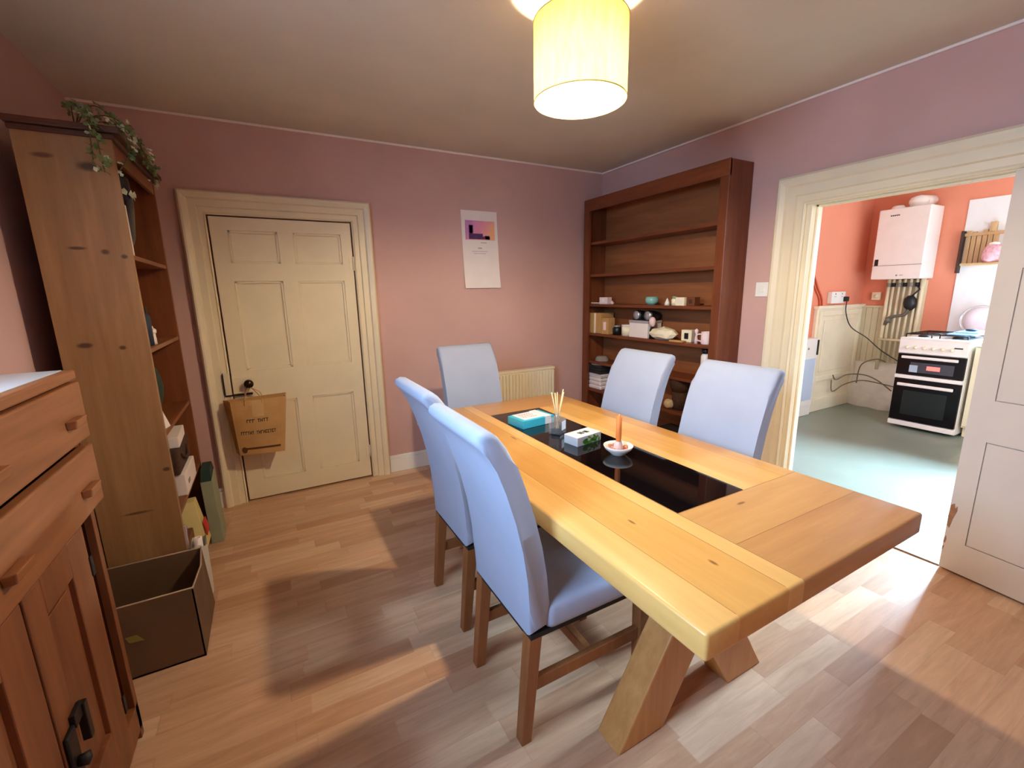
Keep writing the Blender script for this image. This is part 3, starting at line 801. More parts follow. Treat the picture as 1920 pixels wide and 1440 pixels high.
bm.faces.new((v[0], v[3], mt1, m1)); bm.faces.new((m1, mt1, wv[3], wv[0])); bm.faces.new((v[0], m1, wv[0]))
bm.faces.new((v[2], v[1], m2, mt2)); bm.faces.new((mt2, m2, wv[1], wv[2])); bm.faces.new((v[1], wv[1], m2))
bmesh.ops.remove_doubles(bm, verts=bm.verts, dist=.0005)
bag = obj('bag_body', bm, M['kraft'], t)
so = bag.modifiers.new('paper', 'SOLIDIFY'); so.thickness = .0015
for ys, zz in ((3.373, .775), (3.473, .785)):
    bm = b_(); tube(bm, spline([(-.19, ys - .004, zz - .03), (-.185, ys, zz + .02), (-.162, 3.470, .842), (-.144, 3.470, .842), (-.095, ys, zz + .02), (-.085, ys - .004, zz - .03)], 6), .0028, 6); obj('handle', bm, M['kraft'], t)
def letters(bm, words, w0, hgt, u0, lw_):
    rs = random.Random(len(words)); u = u0
    for wl in words:
        for k in range(wl):
            lw = lw_
            kind = rs.randint(0, 3)
            strokes = {0: [(0, .3, 0, 1), (0, 1, .75, 1)], 1: [(0, .3, 0, 1), (.7, 1, 0, 1), (0, 1, .4, .6)], 2: [(0, 1, .8, 1), (.35, .65, 0, 1)], 3: [(0, .3, 0, 1), (0, 1, 0, .25), (0, 1, .75, 1)]}[kind]
            for a0, a1, b0, b1 in strokes:
                q = [front(u + lw * a, w0 + hgt * b) for a, b in ((a0, b0), (a1, b0), (a1, b1), (a0, b1))]
                bm.faces.new([bm.verts.new(p) for p in q])
            u += lw + .006
        u += .045
bm = b_()
letters(bm, (3, 4), .600, .062, .24, .048); obj('printed_lettering', bm, M['kraftink'], t)
bm = b_(); letters(bm, (6, 9), .385, .062, .10, .038); obj('printed_lettering', bm, M['kraftink'], t)
bm = b_()
def patch(bm, u0, u1, w0, w1, d, n=10):
    g_ = [[bm.verts.new(front(u0 + (u1 - u0) * a / n, w0 + (w1 - w0) * b / n, d)) for b in range(n + 1)] for a in range(n + 1)]
    for a in range(n):
        for b in range(n): bm.faces.new((g_[a][b], g_[a + 1][b], g_[a + 1][b + 1], g_[a][b + 1]))
patch(bm, .16, .90, .10, .14, .0026)
bm.faces.new([bm.verts.new(front(.12 + .06 * math.cos(a), .10 + .06 * math.sin(a), .0035)) for a in [2 * PI * i / 14 for i in range(14)]])
obj('printed_band', bm, plain('brown_ink', C(92, 52, 26), .8), t)
bm = b_()
patch(bm, .37, .58, .70, .985, .0020)
obj('pale_handle_patch', bm, plain('pale_kraft', C(206, 164, 108), .8), t)

# ------------------------------------------------------------------ sideboard on the left
t = thing('sideboard', 'orange pine sideboard with drawers and a white top, at the left edge', 'sideboard', (-0.67, 1.16, 0))
SX, SY0, SY1 = -0.527, 0.52, 1.715
bm = b_()
box(bm, XL + .004, SX - .02, SY0, SY0 + .022, 0.03, 1.228); box(bm, XL + .004, SX - .02, SY1 - .022, SY1, 0.03, 1.228)
box(bm, XL + .004, XL + .016, SY0, SY1, .06, 1.228); box(bm, XL + .01, SX - .02, SY0, SY1, .06, .08); box(bm, XL + .01, SX - .02, SY0, SY1, .835, .852)
box(bm, SX - .022, SX, SY0, SY0 + .045, 0, 1.226, .002); box(bm, SX - .022, SX, SY1 - .028, SY1, 0, 1.226, .002)
box(bm, SX - .022, SX, SY0, SY1, .832, .850, .002); box(bm, SX - .022, SX, SY0, SY1, 1.036, 1.052, .002); box(bm, SX - .022, SX, SY0, SY1, .03, .125, .002)
obj('carcass', bm, M['pine_v'], t)
bm = b_(); box(bm, XL + .003, SX + .028, SY0 - .012, SY1 - .004, 1.228, 1.256, .006, seg=3); obj('top', bm, M['pine'], t)
bm = b_(); box(bm, XL + .006, SX + .004, SY0 + .01, SY1 - .018, 1.256, 1.2585, .001); obj('white_top_panel', bm, M['dresswhite'], t)  # thin white layer over the pine top, inside its wood edge
def pull(parent, y, z, x):
    bm = b_()
    hexa(bm, [(x, y - .040, z - .014), (x + .020, y - .036, z - .012), (x + .020, y + .036, z - .012), (x, y + .040, z - .014), (x, y - .044, z + .010), (x + .024, y - .040, z + .012), (x + .024, y + .040, z + .012), (x, y + .044, z + .010)], .003)
    return obj('handle', bm, M['pine'], parent)
for z0, z1, zh in ((1.056, 1.222, 1.124), (.856, 1.034, .928)):
    bm = b_(); box(bm, SX + .001, SX + .030, SY0 + .004, SY1 + .002, z0, z1, .006, seg=3)
    dr = obj('drawer', bm, M['pine'], t)
    for y in (1.60, 1.165, .73): pull(dr, y, zh, SX + .030)
def sb_door(y0, y1, hinge_right):
    bm = b_()
    st = .115
    for a, b in ((y0, y0 + .085), (y1 - st, y1)): box(bm, SX - .016, SX + .004, a, b, .13, .828, .003)
    box(bm, SX - .016, SX + .004, y0 + .085, y1 - st, .735, .828, .003); box(bm, SX - .016, SX + .004, y0 + .085, y1 - st, .13, .235, .003)
    box(bm, SX - .016, SX - .010, y0 + .08, y1 - st + .005, .23, .74)
    box(bm, SX - .012, SX - .006, y0 + .105, y1 - st - .02, .255, .715, .005)
    return obj('door', bm, M['pine_v'], t)
da = sb_door(1.235, 1.595, True); db = sb_door(.60, 1.225, False)
bm = b_(); box(bm, SX + .004, SX + .016, 1.285, 1.335, .440, .475, .002); box(bm, SX + .004, SX + .022, 1.325, 1.345, .365, .470, .002); obj('latch', bm, M['iron'], da)
bm = b_(); box(bm, SX + .004, SX + .014, 1.238, 1.285, .30, .455, .004); lathe(bm, 1.26, .37, [(0, SX + .01), (.012, SX + .014), (.016, SX + .034), (0, SX + .040)], 14, axis='x'); obj('escutcheon', bm, M['iron'], da)
for z in (.70, .22):
    bm = b_(); box(bm, SX + .004, SX + .008, 1.588, 1.608, z - .03, z + .03, .001); obj('hinge', bm, M['iron'], da)

# ------------------------------------------------------------------ tall pine bookshelf behind it
BX0, BX1, BY0, BY1 = -0.735, -0.450, 2.400, 3.180
t = thing('bookshelf', 'tall knotty pine bookshelf left of the closed door', 'bookshelf', (-0.59, 2.79, 0))
bm = b_(); box(bm, BX0, BX1, BY0, BY0 + .024, 0, 2.065, .002)
obj('side_panel', bm, M['shelfside'], t)
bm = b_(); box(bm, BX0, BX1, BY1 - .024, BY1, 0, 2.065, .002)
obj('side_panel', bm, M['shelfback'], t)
# the knots are given in room coordinates: shift the mesh so object space equals room space
sp = [o for o in t.children if o.name.startswith('side_panel')][0]
for vv in sp.data.vertices: vv.co = vv.co + Vector((-0.59, 2.79, 0))
sp.location = (0.59, -2.79, 0)
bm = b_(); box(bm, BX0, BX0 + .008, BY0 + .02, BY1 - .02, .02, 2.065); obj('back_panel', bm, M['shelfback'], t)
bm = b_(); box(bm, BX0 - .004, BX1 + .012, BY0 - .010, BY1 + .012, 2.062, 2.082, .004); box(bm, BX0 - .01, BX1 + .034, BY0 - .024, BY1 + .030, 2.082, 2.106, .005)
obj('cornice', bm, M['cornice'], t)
SHZ = (0.09, 0.47, 0.86, 1.24, 1.632)
for z in SHZ:
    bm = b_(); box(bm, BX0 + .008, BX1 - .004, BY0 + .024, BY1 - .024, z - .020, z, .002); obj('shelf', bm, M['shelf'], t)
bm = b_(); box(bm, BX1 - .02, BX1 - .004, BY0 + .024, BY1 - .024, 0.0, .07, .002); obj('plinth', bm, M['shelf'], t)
bm = b_(); box(bm, BX1 - .02, BX1 - .002, BY0 + .024, BY1 - .024, 2.0, 2.062, .003); obj('top_rail', bm, M['shelf'], t)

# things on the pine bookshelf
z5, z4, z3, z2, z1 = SHZ[4], SHZ[3], SHZ[2], SHZ[1], SHZ[0]
def book(name, label, x0, x1, y0, y1, z0, z1_, mat, cat='book', pages=True, group=None):
    t = thing(name, label, cat, ((x0 + x1) / 2, (y0 + y1) / 2, z0), 0, group)
    bm = b_(); box(bm, x0, x1, y0, y0 + .004, z0, z1_); box(bm, x0, x1, y1 - .004, y1, z0, z1_); box(bm, x1 - .004, x1, y0, y1, z0, z1_)
    obj('cover', bm, mat, t)
    bm = b_(); box(bm, x0 + .004, x1 - .004, y0 + .004, y1 - .004, z0 + .003, z1_ - .004); obj('pages', bm, M['paper'], t)
    return t
book('book', 'white spined book standing on the topmost open shelf of the pine bookshelf', -.64, -.462, 2.485, 2.512, z5, z5 + .205, M['paper'])
t = thing('trailing_ivy', 'trailing ivy with pale leaves hanging over the top of the pine bookshelf', 'plant', (-.56, 2.62, 2.106))
bm = b_(); lathe(bm, -.60, 2.62, [(0, 2.106), (.030, 2.106), (.036, 2.135), (.038, 2.150), (.033, 2.150), (.030, 2.140), (0, 2.139)], 24); obj('flower_pot', bm, M['pot'], t)
bm = b_(); st = b_(); pale = b_()
rs = random.Random(21)
def leaf(b, p, size, n, u):
    n = n.normalized(); u = (u - n * u.dot(n)).normalized(); v = n.cross(u)
    sh_ = [(0, 0), (.35, .38), (.45, .12), (.8, .30), (1.0, 0), (.8, -.30), (.45, -.12), (.35, -.38)]
    vs = [b.verts.new(p + u * (a * size) + v * (c * size) + n * (0.10 * size * math.sin(a * 3))) for a, c in sh_]
    f = b.faces.new(vs)
paths = [[(-.60, 2.62, 2.145), (-.57, 2.50, 2.20), (-.52, 2.40, 2.15), (-.485, 2.352, 2.08), (-.480, 2.350, 1.99), (-.478, 2.352, 1.93)],
         [(-.60, 2.62, 2.145), (-.54, 2.48, 2.19), (-.50, 2.37, 2.14), (-.50, 2.348, 2.05), (-.505, 2.350, 1.97)],
         [(-.60, 2.62, 2.145), (-.52, 2.50, 2.20), (-.45, 2.40, 2.16), (-.405, 2.40, 2.09), (-.402, 2.41, 2.02), (-.44, 2.395, 1.95)],
         [(-.60, 2.62, 2.145), (-.52, 2.66, 2.22), (-.44, 2.72, 2.17), (-.398, 2.75, 2.10), (-.392, 2.78, 2.03), (-.392, 2.79, 1.98)],
         [(-.60, 2.62, 2.145), (-.50, 2.60, 2.18), (-.42, 2.58, 2.15), (-.398, 2.62, 2.11), (-.392, 2.70, 2.08), (-.392, 2.72, 2.02)],
         [(-.60, 2.62, 2.145), (-.50, 2.62, 2.21), (-.42, 2.64, 2.17), (-.395, 2.66, 2.10), (-.39, 2.67, 2.03)]]
for pth in paths:
    sp_ = spline(pth, 7); tube(st, sp_, .0022, 5)
    for i, p in enumerate(sp_[5:]):
        for k in range(1 if i % 3 else 2):
            n = Vector((rs.uniform(.2, 1), rs.uniform(-1, .2), rs.uniform(-.1, .9))); u = Vector((rs.uniform(-1, 1), rs.uniform(-1, 1), rs.uniform(-1, .2)))
            q = p + Vector((rs.uniform(-.012, .016), rs.uniform(-.016, .012), rs.uniform(-.01, .012)))
            leaf(pale if rs.random() < .22 else bm, q, rs.uniform(.018, .034), n, u)
obj('foliage', bm, M['leaf'], t); obj('pale_leaves', pale, M['leafpale'], t); obj('stems', st, M['stem'], t)
t = thing('shade_bowl', 'dark bowl shape standing in for shade and gloss inside the top of the pine bookshelf', 'shade stand-in', (-.57, 2.62, z5))  # dark vessel added where the top compartment holds only shade and gloss
bm = b_(); lathe(bm, -.56, 2.66, [(0, z5), (.05, z5), (.085, z5 + .09), (.10, z5 + .24), (.095, z5 + .34), (.08, z5 + .37), (.075, z5 + .35), (0, z5 + .33)], 28); obj('shade_body', bm, M['pot'], t)
bm = b_()
for a, zz in ((-1.0, .27), (-.4, .27), (.2, .27)):
    u = Vector((math.cos(a), math.sin(a), 0)); leaf(bm, Vector((-.56, 2.66, z5 + zz)) + u * .101, .05, u, Vector((-u.y, u.x, .15)))
obj('pale_leaf_decoration', bm, M['leafpale'], t)
t = thing('storage_jar', 'dark blue jar on the second open shelf of the pine bookshelf', 'jar', (-.50, 2.62, z4))
bm = b_(); lathe(bm, -.50, 2.60, [(0, z4), (.034, z4), (.036, z4 + .13), (.026, z4 + .15), (0, z4 + .15)], 18); obj('jar_body', bm, M['navy'], t)
bm = b_(); lathe(bm, -.50, 2.60, [(.0, z4 + .15), (.028, z4 + .15), (.028, z4 + .175), (0, z4 + .175)], 18); obj('lid', bm, M['black'], t)
t = thing('figurine', 'small white figurine at the front of the pine bookshelf', 'figurine', (-.475, 2.66, z4))
bm = b_()
for sy in (-.014, .012): lathe(bm, -.475, 2.66 + sy, [(0, z4), (.008, z4), (.006, z4 + .05), (0, z4 + .05)], 8)
blob(bm, (-.475, 2.66, z4 + .062), (.014, .030, .016), 1, .1, 2); blob(bm, (-.475, 2.625, z4 + .080), (.010, .012, .011), 2, .1, 2)
obj('body', bm, M['china'], t)
t = thing('cushion', 'dark green cushion pushed into the middle shelf of the pine bookshelf', 'cushion', (-.58, 2.70, z3))
bm = b_(); blob(bm, (-.60, 2.74, z3 + .162), (.115, .17, .16), 4, .05, 3); obj('cover', bm, M['greencloth'], t)
t = thing('picture_card', 'small white card leaning at the front of the middle shelf', 'card', (-.470, 2.49, z3))
bm = b_(); hexa(bm, [(-.480, 2.44, z3), (-.455, 2.56, z3), (-.458, 2.562, z3), (-.483, 2.442, z3), (-.500, 2.45, z3 + .10), (-.475, 2.53, z3 + .10), (-.478, 2.532, z3 + .10), (-.503, 2.452, z3 + .10)])
obj('sheet', bm, M['paper'], t)
t = thing('paper_pack', 'flat white paper pack lying on a basket in the pine bookshelf', 'paper pack', (-.55, 2.80, z2 + .245))
bm = b_(); rbox(bm, -.555, 2.80, .19, .27, z2 + .246, z2 + .30, .05, .004); obj('wrapper', bm, M['paper'], t)
t = thing('storage_basket', 'dark wicker basket above the white tray in the pine bookshelf', 'basket', (-.58, 2.79, z2 + .11))
bm = b_(); rbox(bm, -.58, 2.79, .24, .34, z2 + .115, z2 + .245, 0, .012); obj('basket_body', bm, M['wicker'], t)
bm = b_(); tube(bm, [(-.458, 2.70, z2 + .20), (-.450, 2.75, z2 + .165), (-.450, 2.83, z2 + .165), (-.458, 2.88, z2 + .20)], .006, 8); obj('handle', bm, M['wicker'], t)
t = thing('file_tray', 'white box with a small grey label on the lower shelf of the pine bookshelf', 'box', (-.57, 2.79, z2))
bm = b_(); box(bm, -.70, -.448, 2.64, 2.96, z2, z2 + .11, .004); obj('box_body', bm, M['paper'], t)
bm = b_(); box(bm, -.448, -.446, 2.70, 2.75, z2 + .04, z2 + .06); obj('grey_label', bm, M['greyfab'], t)
t = thing('cereal_carton', 'pale yellow carton with a red square in the bottom of the pine bookshelf', 'carton', (-.50, 2.80, z1))
bm = b_(); hexa(bm, [(-.56, 2.76, z1), (-.425, 2.80, z1), (-.425, 2.93, z1), (-.56, 2.90, z1), (-.57, 2.82, z1 + .26), (-.465, 2.85, z1 + .26), (-.465, 2.92, z1 + .26), (-.57, 2.90, z1 + .26)], .004); obj('carton_body', bm, M['yellowcard'], t)
bm = b_(); hexa(bm, [(-.4285, 2.815, z1 + .06), (-.424, 2.815, z1 + .06), (-.424, 2.92, z1 + .06), (-.4285, 2.92, z1 + .06), (-.4400, 2.835, z1 + .13), (-.436, 2.835, z1 + .13), (-.436, 2.92, z1 + .13), (-.4400, 2.92, z1 + .13)]); obj('red_square', bm, M['red'], t)
t = thing('shopping_bag', 'sage green paper shopping bag standing at the foot of the pine bookshelf', 'bag', (-.43, 3.07, 0))
bm = b_(); hexa(bm, [(-.44, 3.00, 0), (-.375, 3.00, 0), (-.375, 3.17, 0), (-.44, 3.17, 0), (-.445, 2.99, .40), (-.385, 2.99, .40), (-.385, 3.17, .42), (-.445, 3.17, .42)], .004)
obj('bag_body', bm, M['sage'], t)
bm = b_(); hexa(bm, [(-.442, 2.99, .40), (-.390, 2.99, .40), (-.390, 3.17, .42), (-.442, 3.17, .42), (-.44, 3.03, .46), (-.395, 3.03, .46), (-.395, 3.15, .47), (-.44, 3.15, .47)]); obj('dark_green_lining', bm, M['greencloth'], t)
t = thing('magazine', 'pale lilac magazine standing upright at the near end of the lower shelf', 'magazine', (-.52, 2.47, z1))
bm = b_(); box(bm, -.66, -.452, 2.468, 2.480, z1, z1 + .29, .001); obj('pages', bm, M['lilac'], t)
t = thing('fruit_tray', 'dark tray of small brown pots on the bottom shelf, behind the yellow carton', 'tray', (-.58, 2.68, z1))
bm = b_(); box(bm, -.70, -.47, 2.50, 2.74, z1, z1 + .16, .006); obj('tray_body', bm, M['browncard'], t)
for k, (x, y) in enumerate(((-.50, 2.58), (-.51, 2.66), (-.55, 2.62))):
    bm = b_(); lathe(bm, x, y, [(0, z1 + .16), (.025, z1 + .16), (.03, z1 + .20), (.02, z1 + .215), (0, z1 + .215)], 12); obj('pot', bm, M['greyfab'], t)
t = thing('waste_bag', 'crumpled grey white paper bag on the floor behind the cardboard box', 'bag', (-.412, 2.47, 0))
bm = b_()
ring = []
for k, (r, z) in enumerate(((.026, 0), (.029, .08), (.030, .18), (.033, .285), (.028, .275), (.025, .18))):
    ring.append([bm.verts.new((-.412 + r * (1 + .07 * math.sin(5 * a + k)) * math.cos(a), 2.47 + r * 1.8 * (1 + .08 * math.sin(4 * a + k)) * math.sin(a), z + (.012 * math.sin(3 * a) if z > .2 else 0))) for a in [2 * PI * i / 20 for i in range(20)]])
for a, b in zip(ring, ring[1:]):
    for i in range(20): bm.faces.new((a[i], a[(i + 1) % 20], b[(i + 1) % 20], b[i]))
bm.faces.new(ring[0]); bm.faces.new(ring[-1]); obj('bag_body', bm, plain('grey_white_paper', C(200, 196, 180), .8, bump=.2), t)
t = thing('paper_roll', 'white paper roll standing inside the grey white paper bag', 'paper roll', (-.412, 2.455, .185))
bm = b_(); lathe(bm, -.412, 2.455, [(.008, .185), (.018, .185), (.018, .315), (.008, .315), (.008, .185)], 20); obj('roll', bm, M['paper'], t)

# ------------------------------------------------------------------ cardboard box on the floor
t = thing('cardboard_box', 'open brown cardboard box on the floor between sideboard and pine bookshelf', 'box', (-.55, 2.19, 0))
bm = b_()
def wallq(p0, p1, q0, q1, th, n):
    n = Vector(n) * th
    a = [Vector(p) for p in (p0, p1, q1, q0)]
    hexa(bm, [tuple(a[0]), tuple(a[1]), tuple(a[1] + n), tuple(a[0] + n), tuple(a[3]), tuple(a[2]), tuple(a[2] + n), tuple(a[3] + n)], 0)
cx0, cx1, cy0, cy1, ch = -.78, -.374, 2.000, 2.372, .312
wallq((cx0, cy0, 0), (cx1, cy0, 0), (cx0, cy0, ch), (cx1 - .004, cy0, ch + .004), .006, (0, 1, 0))
wallq((cx0, cy1, 0), (cx1, cy1, 0), (cx0, cy1, ch - .01), (cx1 - .016, cy1, ch - .012), .006, (0, -1, 0))
wallq((cx0, cy0, 0), (cx0, cy1, 0), (cx0, cy0, ch), (cx0, cy1, ch - .01), .006, (1, 0, 0))
wallq((cx1, cy0, 0), (cx1, (cy0 + cy1) / 2, 0), (cx1 - .004, cy0, ch + .004), (cx1 + .004, (cy0 + cy1) / 2, ch - .004), .006, (-1, 0, 0))
wallq((cx1, (cy0 + cy1) / 2, 0), (cx1, cy1, 0), (cx1 + .004, (cy0 + cy1) / 2, ch - .004), (cx1 - .016, cy1, ch - .012), .006, (-1, 0, 0))
box(bm, cx0, cx1, cy0, cy1, 0.001, .008)
bx = obj('box_body', bm, M['card'], t)
bm = b_()
tube(bm, [(cx0, cy0 + .003, ch + .001), (cx1 - .004, cy0 + .003, ch + .005)], .0035, 6); tube(bm, [(cx0, cy1 - .003, ch - .009), (cx1 - .016, cy1 - .003, ch - .011)], .0035, 6)
tube(bm, [(cx1 - .006, cy0, ch + .005), (cx1 + .002, (cy0 + cy1) / 2, ch - .003), (cx1 - .018, cy1, ch - .011)], .0035, 6)
obj('cut_edge', bm, M['cardlight'], t)
bm = b_(); hexa(bm, [(-.60, cy0 - .0015, .16), (-.555, cy0 - .0015, .155), (-.555, cy0, .155), (-.60, cy0, .16), (-.61, cy0 - .0015, .185), (-.575, cy0 - .0015, .185), (-.575, cy0, .185), (-.61, cy0, .185)])
obj('yellow_sticker', bm, plain('dull_yellow_print', C(150, 132, 62), .8), t)

# ------------------------------------------------------------------ dark bookcase on the right wall
QX, QY0, QY1, QZ = 2.720, 2.000, 3.500, 2.268
t = thing('bookcase', 'wide dark brown open bookcase standing against the right wall', 'bookcase', (2.84, 2.75, 0))
for y in (QY0, QY1 - .04):
    bm = b_(); box(bm, QX, XR - .003, y, y + .04, 0, QZ, .004); obj('side_panel', bm, M['mahog'], t)
for y0, y1 in ((QY0 - .002, QY0 + .066), (QY1 - .080, QY1 + .002)):
    bm = b_(); box(bm, QX - .005, QX + .018, y0, y1, 0, 2.165, .003); obj('stile', bm, M['mahog'], t)
bm = b_(); box(bm, QX, XR - .003, QY0 + .04, QY1 - .04, QZ - .03, QZ - .002, .002); obj('top_panel', bm, M['mahog_y'], t)
bm = b_(); box(bm, QX - .004, QX + .018, QY0, QY1, 2.165, QZ + .002, .003); obj('fascia', bm, M['mahog_y'], t)
bm = b_(); box(bm, XR - .014, XR - .004, QY0 + .04, QY1 - .04, .02, QZ - .03)
obj('back_panel', bm, M['mahogback'], t)
QS = (0.24, 0.505, 0.78, 1.052, 1.327, 1.602, 1.892)
for z in QS:
    bm = b_(); box(bm, QX + .020, XR - .014, QY0 + .04, QY1 - .04, z - .024, z, .002); obj('shelf', bm, M['mahog_y'], t)
bm = b_(); box(bm, QX, QX + .018, QY0 + .04, QY1 - .04, 0, .20, .002); obj('plinth', bm, M['mahog_y'], t)
q3, q4, q5, q6 = QS[4], QS[3], QS[2], QS[1]
# -- upper row of small things
def small_box(name, label, cat, cx, cy, sx, sy, z, h, rot, mat, bandmat=None, group=None):
    t = thing(name, label, cat, (cx, cy, z), 0, group)
    bm = b_(); rbox(bm, cx, cy, sx, sy, z, z + h, rot, .002); obj('box_body', bm, mat, t)
    if bandmat:
        bm = b_(); rbox(bm, cx, cy, sx + .002, sy * .4, z + h * .25, z + h * .75, rot, 0); obj('label', bm, bandmat, t)
    return t
def vase(name, label, cat, cx, cy, prof, mat, cap=None):
    t = thing(name, label, cat, (cx, cy, prof[0][1]))
    bm = b_(); lathe(bm, cx, cy, prof, 20); obj('body', bm, mat, t)
    if cap:
        bm = b_(); lathe(bm, cx, cy, cap[0], 16); obj('lid', bm, cap[1], t)
    return t
small_box('gift_box', 'pale pink box at the left of the dark bookcase upper row', 'box', 2.80, 3.27, .06, .10, q3, .062, .1, M['pinkcard'], M['whitecard'])
t = thing('lace_strip', 'thin white lace strip left of the pale pink box', 'lace', (2.79, 3.40, q3))
bm = b_()
for k in range(7): blob(bm, (2.79 + .004 * (k % 2), 3.345 + k * .018, q3 + .0075), (.014, .012, .0075), k, .1, 1)
obj('lace', bm, M['paper'], t)
t = thing('shell', 'tiny pink shell right of the pale pink box', 'shell', (2.79, 3.165, q3))
bm = b_(); lathe(bm, 2.79, 3.165, [(0, q3), (.016, q3), (.020, q3 + .008), (.010, q3 + .024), (0, q3 + .032)], 12); obj('shell_body', bm, M['pinkwax'], t)
vase('glazed_cup', 'pale teal round cup on the dark bookcase', 'cup', 2.80, 2.695, [(0, q3), (.030, q3), (.050, q3 + .022), (.054, q3 + .042), (.046, q3 + .066), (.040, q3 + .066), (.042, q3 + .045), (0, q3 + .03)], M['teal'])
vase('cone_ornament', 'small white cone ornament right of the teal cup', 'ornament', 2.80, 2.533, [(0, q3), (.022, q3), (.018, q3 + .02), (.008, q3 + .045), (0, q3 + .06)], M['china'])
vase('spice_jar', 'small cream jar with green lid beside the white cone ornament', 'jar', 2.80, 2.460, [(0, q3), (.024, q3), (.025, q3 + .045), (.018, q3 + .052), (0, q3 + .052)], M['creamcard'], ([(0, q3 + .052), (.019, q3 + .052), (.019, q3 + .070), (0, q3 + .070)], M['sage']))
small_box('tea_box', 'cream box between the small jar and the brown box', 'box', 2.80, 2.385, .06, .082, q3, .062, 0, M['creamcard'], M['paper'])
small_box('leather_box', 'brown box at the right of the dark bookcase upper row', 'box', 2.81, 2.295, .06, .074, q3, .064, 0, M['browncard'], M['wicker'])
# -- lower row
t = thing('parcel_box', 'large tan cardboard box at the left of the cluttered shelf', 'box', (2.82, 3.375, q4))
bm = b_(); box(bm, 2.76, 2.92, 3.285, 3.452, q4, q4 + .19, .003); obj('carton', bm, M['kraft'], t)
bm = b_(); box(bm, 2.758, 2.76, 3.355, 3.38, q4, q4 + .19); obj('tape', bm, M['creamcard'], t)
t = small_box('small_parcel', 'narrow tan box right of the large tan cardboard box', 'box', 2.79, 3.215, .08, .095, q4, .150, 0, M['kraft'], M['pinkcard'])
vase('ink_jar', 'dark glass jar between the tan boxes and the cream tin', 'jar', 2.80, 3.100, [(0, q4), (.040, q4), (.042, q4 + .06), (.028, q4 + .072), (0, q4 + .072)], M['black'], ([(0, q4 + .072), (.03, q4 + .072), (.03, q4 + .086), (0, q4 + .086)], M['silver']))
vase('cream_tin', 'round cream tin left of the white file box', 'tin', 2.81, 2.985, [(0, q4), (.046, q4), (.046, q4 + .080), (0, q4 + .080)], M['creamcard'], ([(0, q4 + .08), (.048, q4 + .08), (.048, q4 + .098), (0, q4 + .098)], M['paper']))
t = thing('file_box', 'white file box with grey lid in the middle of the cluttered shelf', 'box', (2.83, 2.80, q4))
bm = b_(); box(bm, 2.76, 2.92, 2.69, 2.905, q4, q4 + .125, .003); obj('box_body', bm, M['paper'], t)
bm = b_(); box(bm, 2.757, 2.923, 2.687, 2.908, q4 + .122, q4 + .145, .003); obj('grey_lid', bm, M['silver'], t)
t = thing('binoculars', 'black and silver binoculars resting on the white file box', 'binoculars', (2.82, 2.78, q4 + .145))
zb = q4 + .145
for y in (2.845, 2.715):
    bm = b_(); lathe(bm, y, zb + .038, [(0, 2.78), (.046, 2.78), (.050, 2.80), (.040, 2.86), (.030, 2.90), (0, 2.90)], 20, axis='x'); bb_ = obj('barrel', bm, M['black'], t)
    bm = b_(); lathe(bm, y, zb + .042, [(0, 2.778), (.036, 2.776), (.036, 2.782), (0, 2.782)], 20, axis='x'); obj('silver_lens', bm, M['silver'], bb_)
bm = b_(); box(bm, 2.80, 2.85, 2.75, 2.81, zb + .02, zb + .05, .006); obj('bridge', bm, M['black'], t)
t = thing('ornament', 'small pink figure beside the binoculars', 'figurine', (2.765, 2.655, q4))
bm = b_(); lathe(bm, 2.775, 2.655, [(0, q4), (.022, q4), (.020, q4 + .07), (.010, q4 + .10), (0, q4 + .10)], 14); obj('black_base', bm, M['black'], t)
bm = b_(); blob(bm, (2.775, 2.655, q4 + .140), (.024, .028, .042), 3, .12, 2); obj('pink_body', bm, M['pinkwax'], t)
def crumple(name, label, cx, cy, sx, sy, z, h, seed, mat):
    t = thing(name, label, 'paper', (cx, cy, z)); bm = b_()
    blob(bm, (cx, cy, z + h * .40), (sx / 2, sy / 2, h * .44), seed, .30, 2, freq=4.5); [setattr(f, 'smooth', False) for f in bm.faces]; [setattr(v.co, 'z', max(v.co.z, z + .001)) for v in bm.verts]; return obj('sheet', bm, mat, t)
crumple('crumpled_paper', 'crumpled cream paper right of the pink figure', 2.790, 2.545, .12, .24, q4, .125, 5, M['creamcard'])
t = thing('envelope', 'flat tan envelope lying under the crumpled paper edge of the shelf', 'envelope', (2.765, 2.40, q4))
bm = b_(); rbox(bm, 2.762, 2.38, .045, .12, q4, q4 + .012, .1, .002); obj('paper', bm, M['kraft'], t)
small_box('photo_cube', 'cream cube with a dark dot right of the crumpled paper', 'box', 2.83, 2.335, .06, .085, q4, .092, .15, M['creamcard'], M['black'])
vase('cotton_swab', 'small white bobble on a pink stand right of the cream cube', 'ornament', 2.78, 2.222, [(0, q4), (.014, q4), (.012, q4 + .03), (.006, q4 + .07), (.014, q4 + .085), (.014, q4 + .10), (0, q4 + .112)], M['pinkcard'])
t = thing('mug', 'pale pink patterned mug at the right of the cluttered shelf', 'mug', (2.79, 2.150, q4))
bm = b_(); lathe(bm, 2.79, 2.140, [(0, q4), (.036, q4), (.040, q4 + .01), (.040, q4 + .092), (.036, q4 + .092), (.035, q4 + .015), (0, q4 + .014)], 22); obj('body', bm, M['pinkcard'], t)
bm = b_(); tube(bm, spline([(2.76, 2.166, q4 + .075), (2.742, 2.186, q4 + .07), (2.740, 2.188, q4 + .035), (2.762, 2.166, q4 + .022)], 5), .005, 8); obj('handle', bm, M['pinkcard'], t)
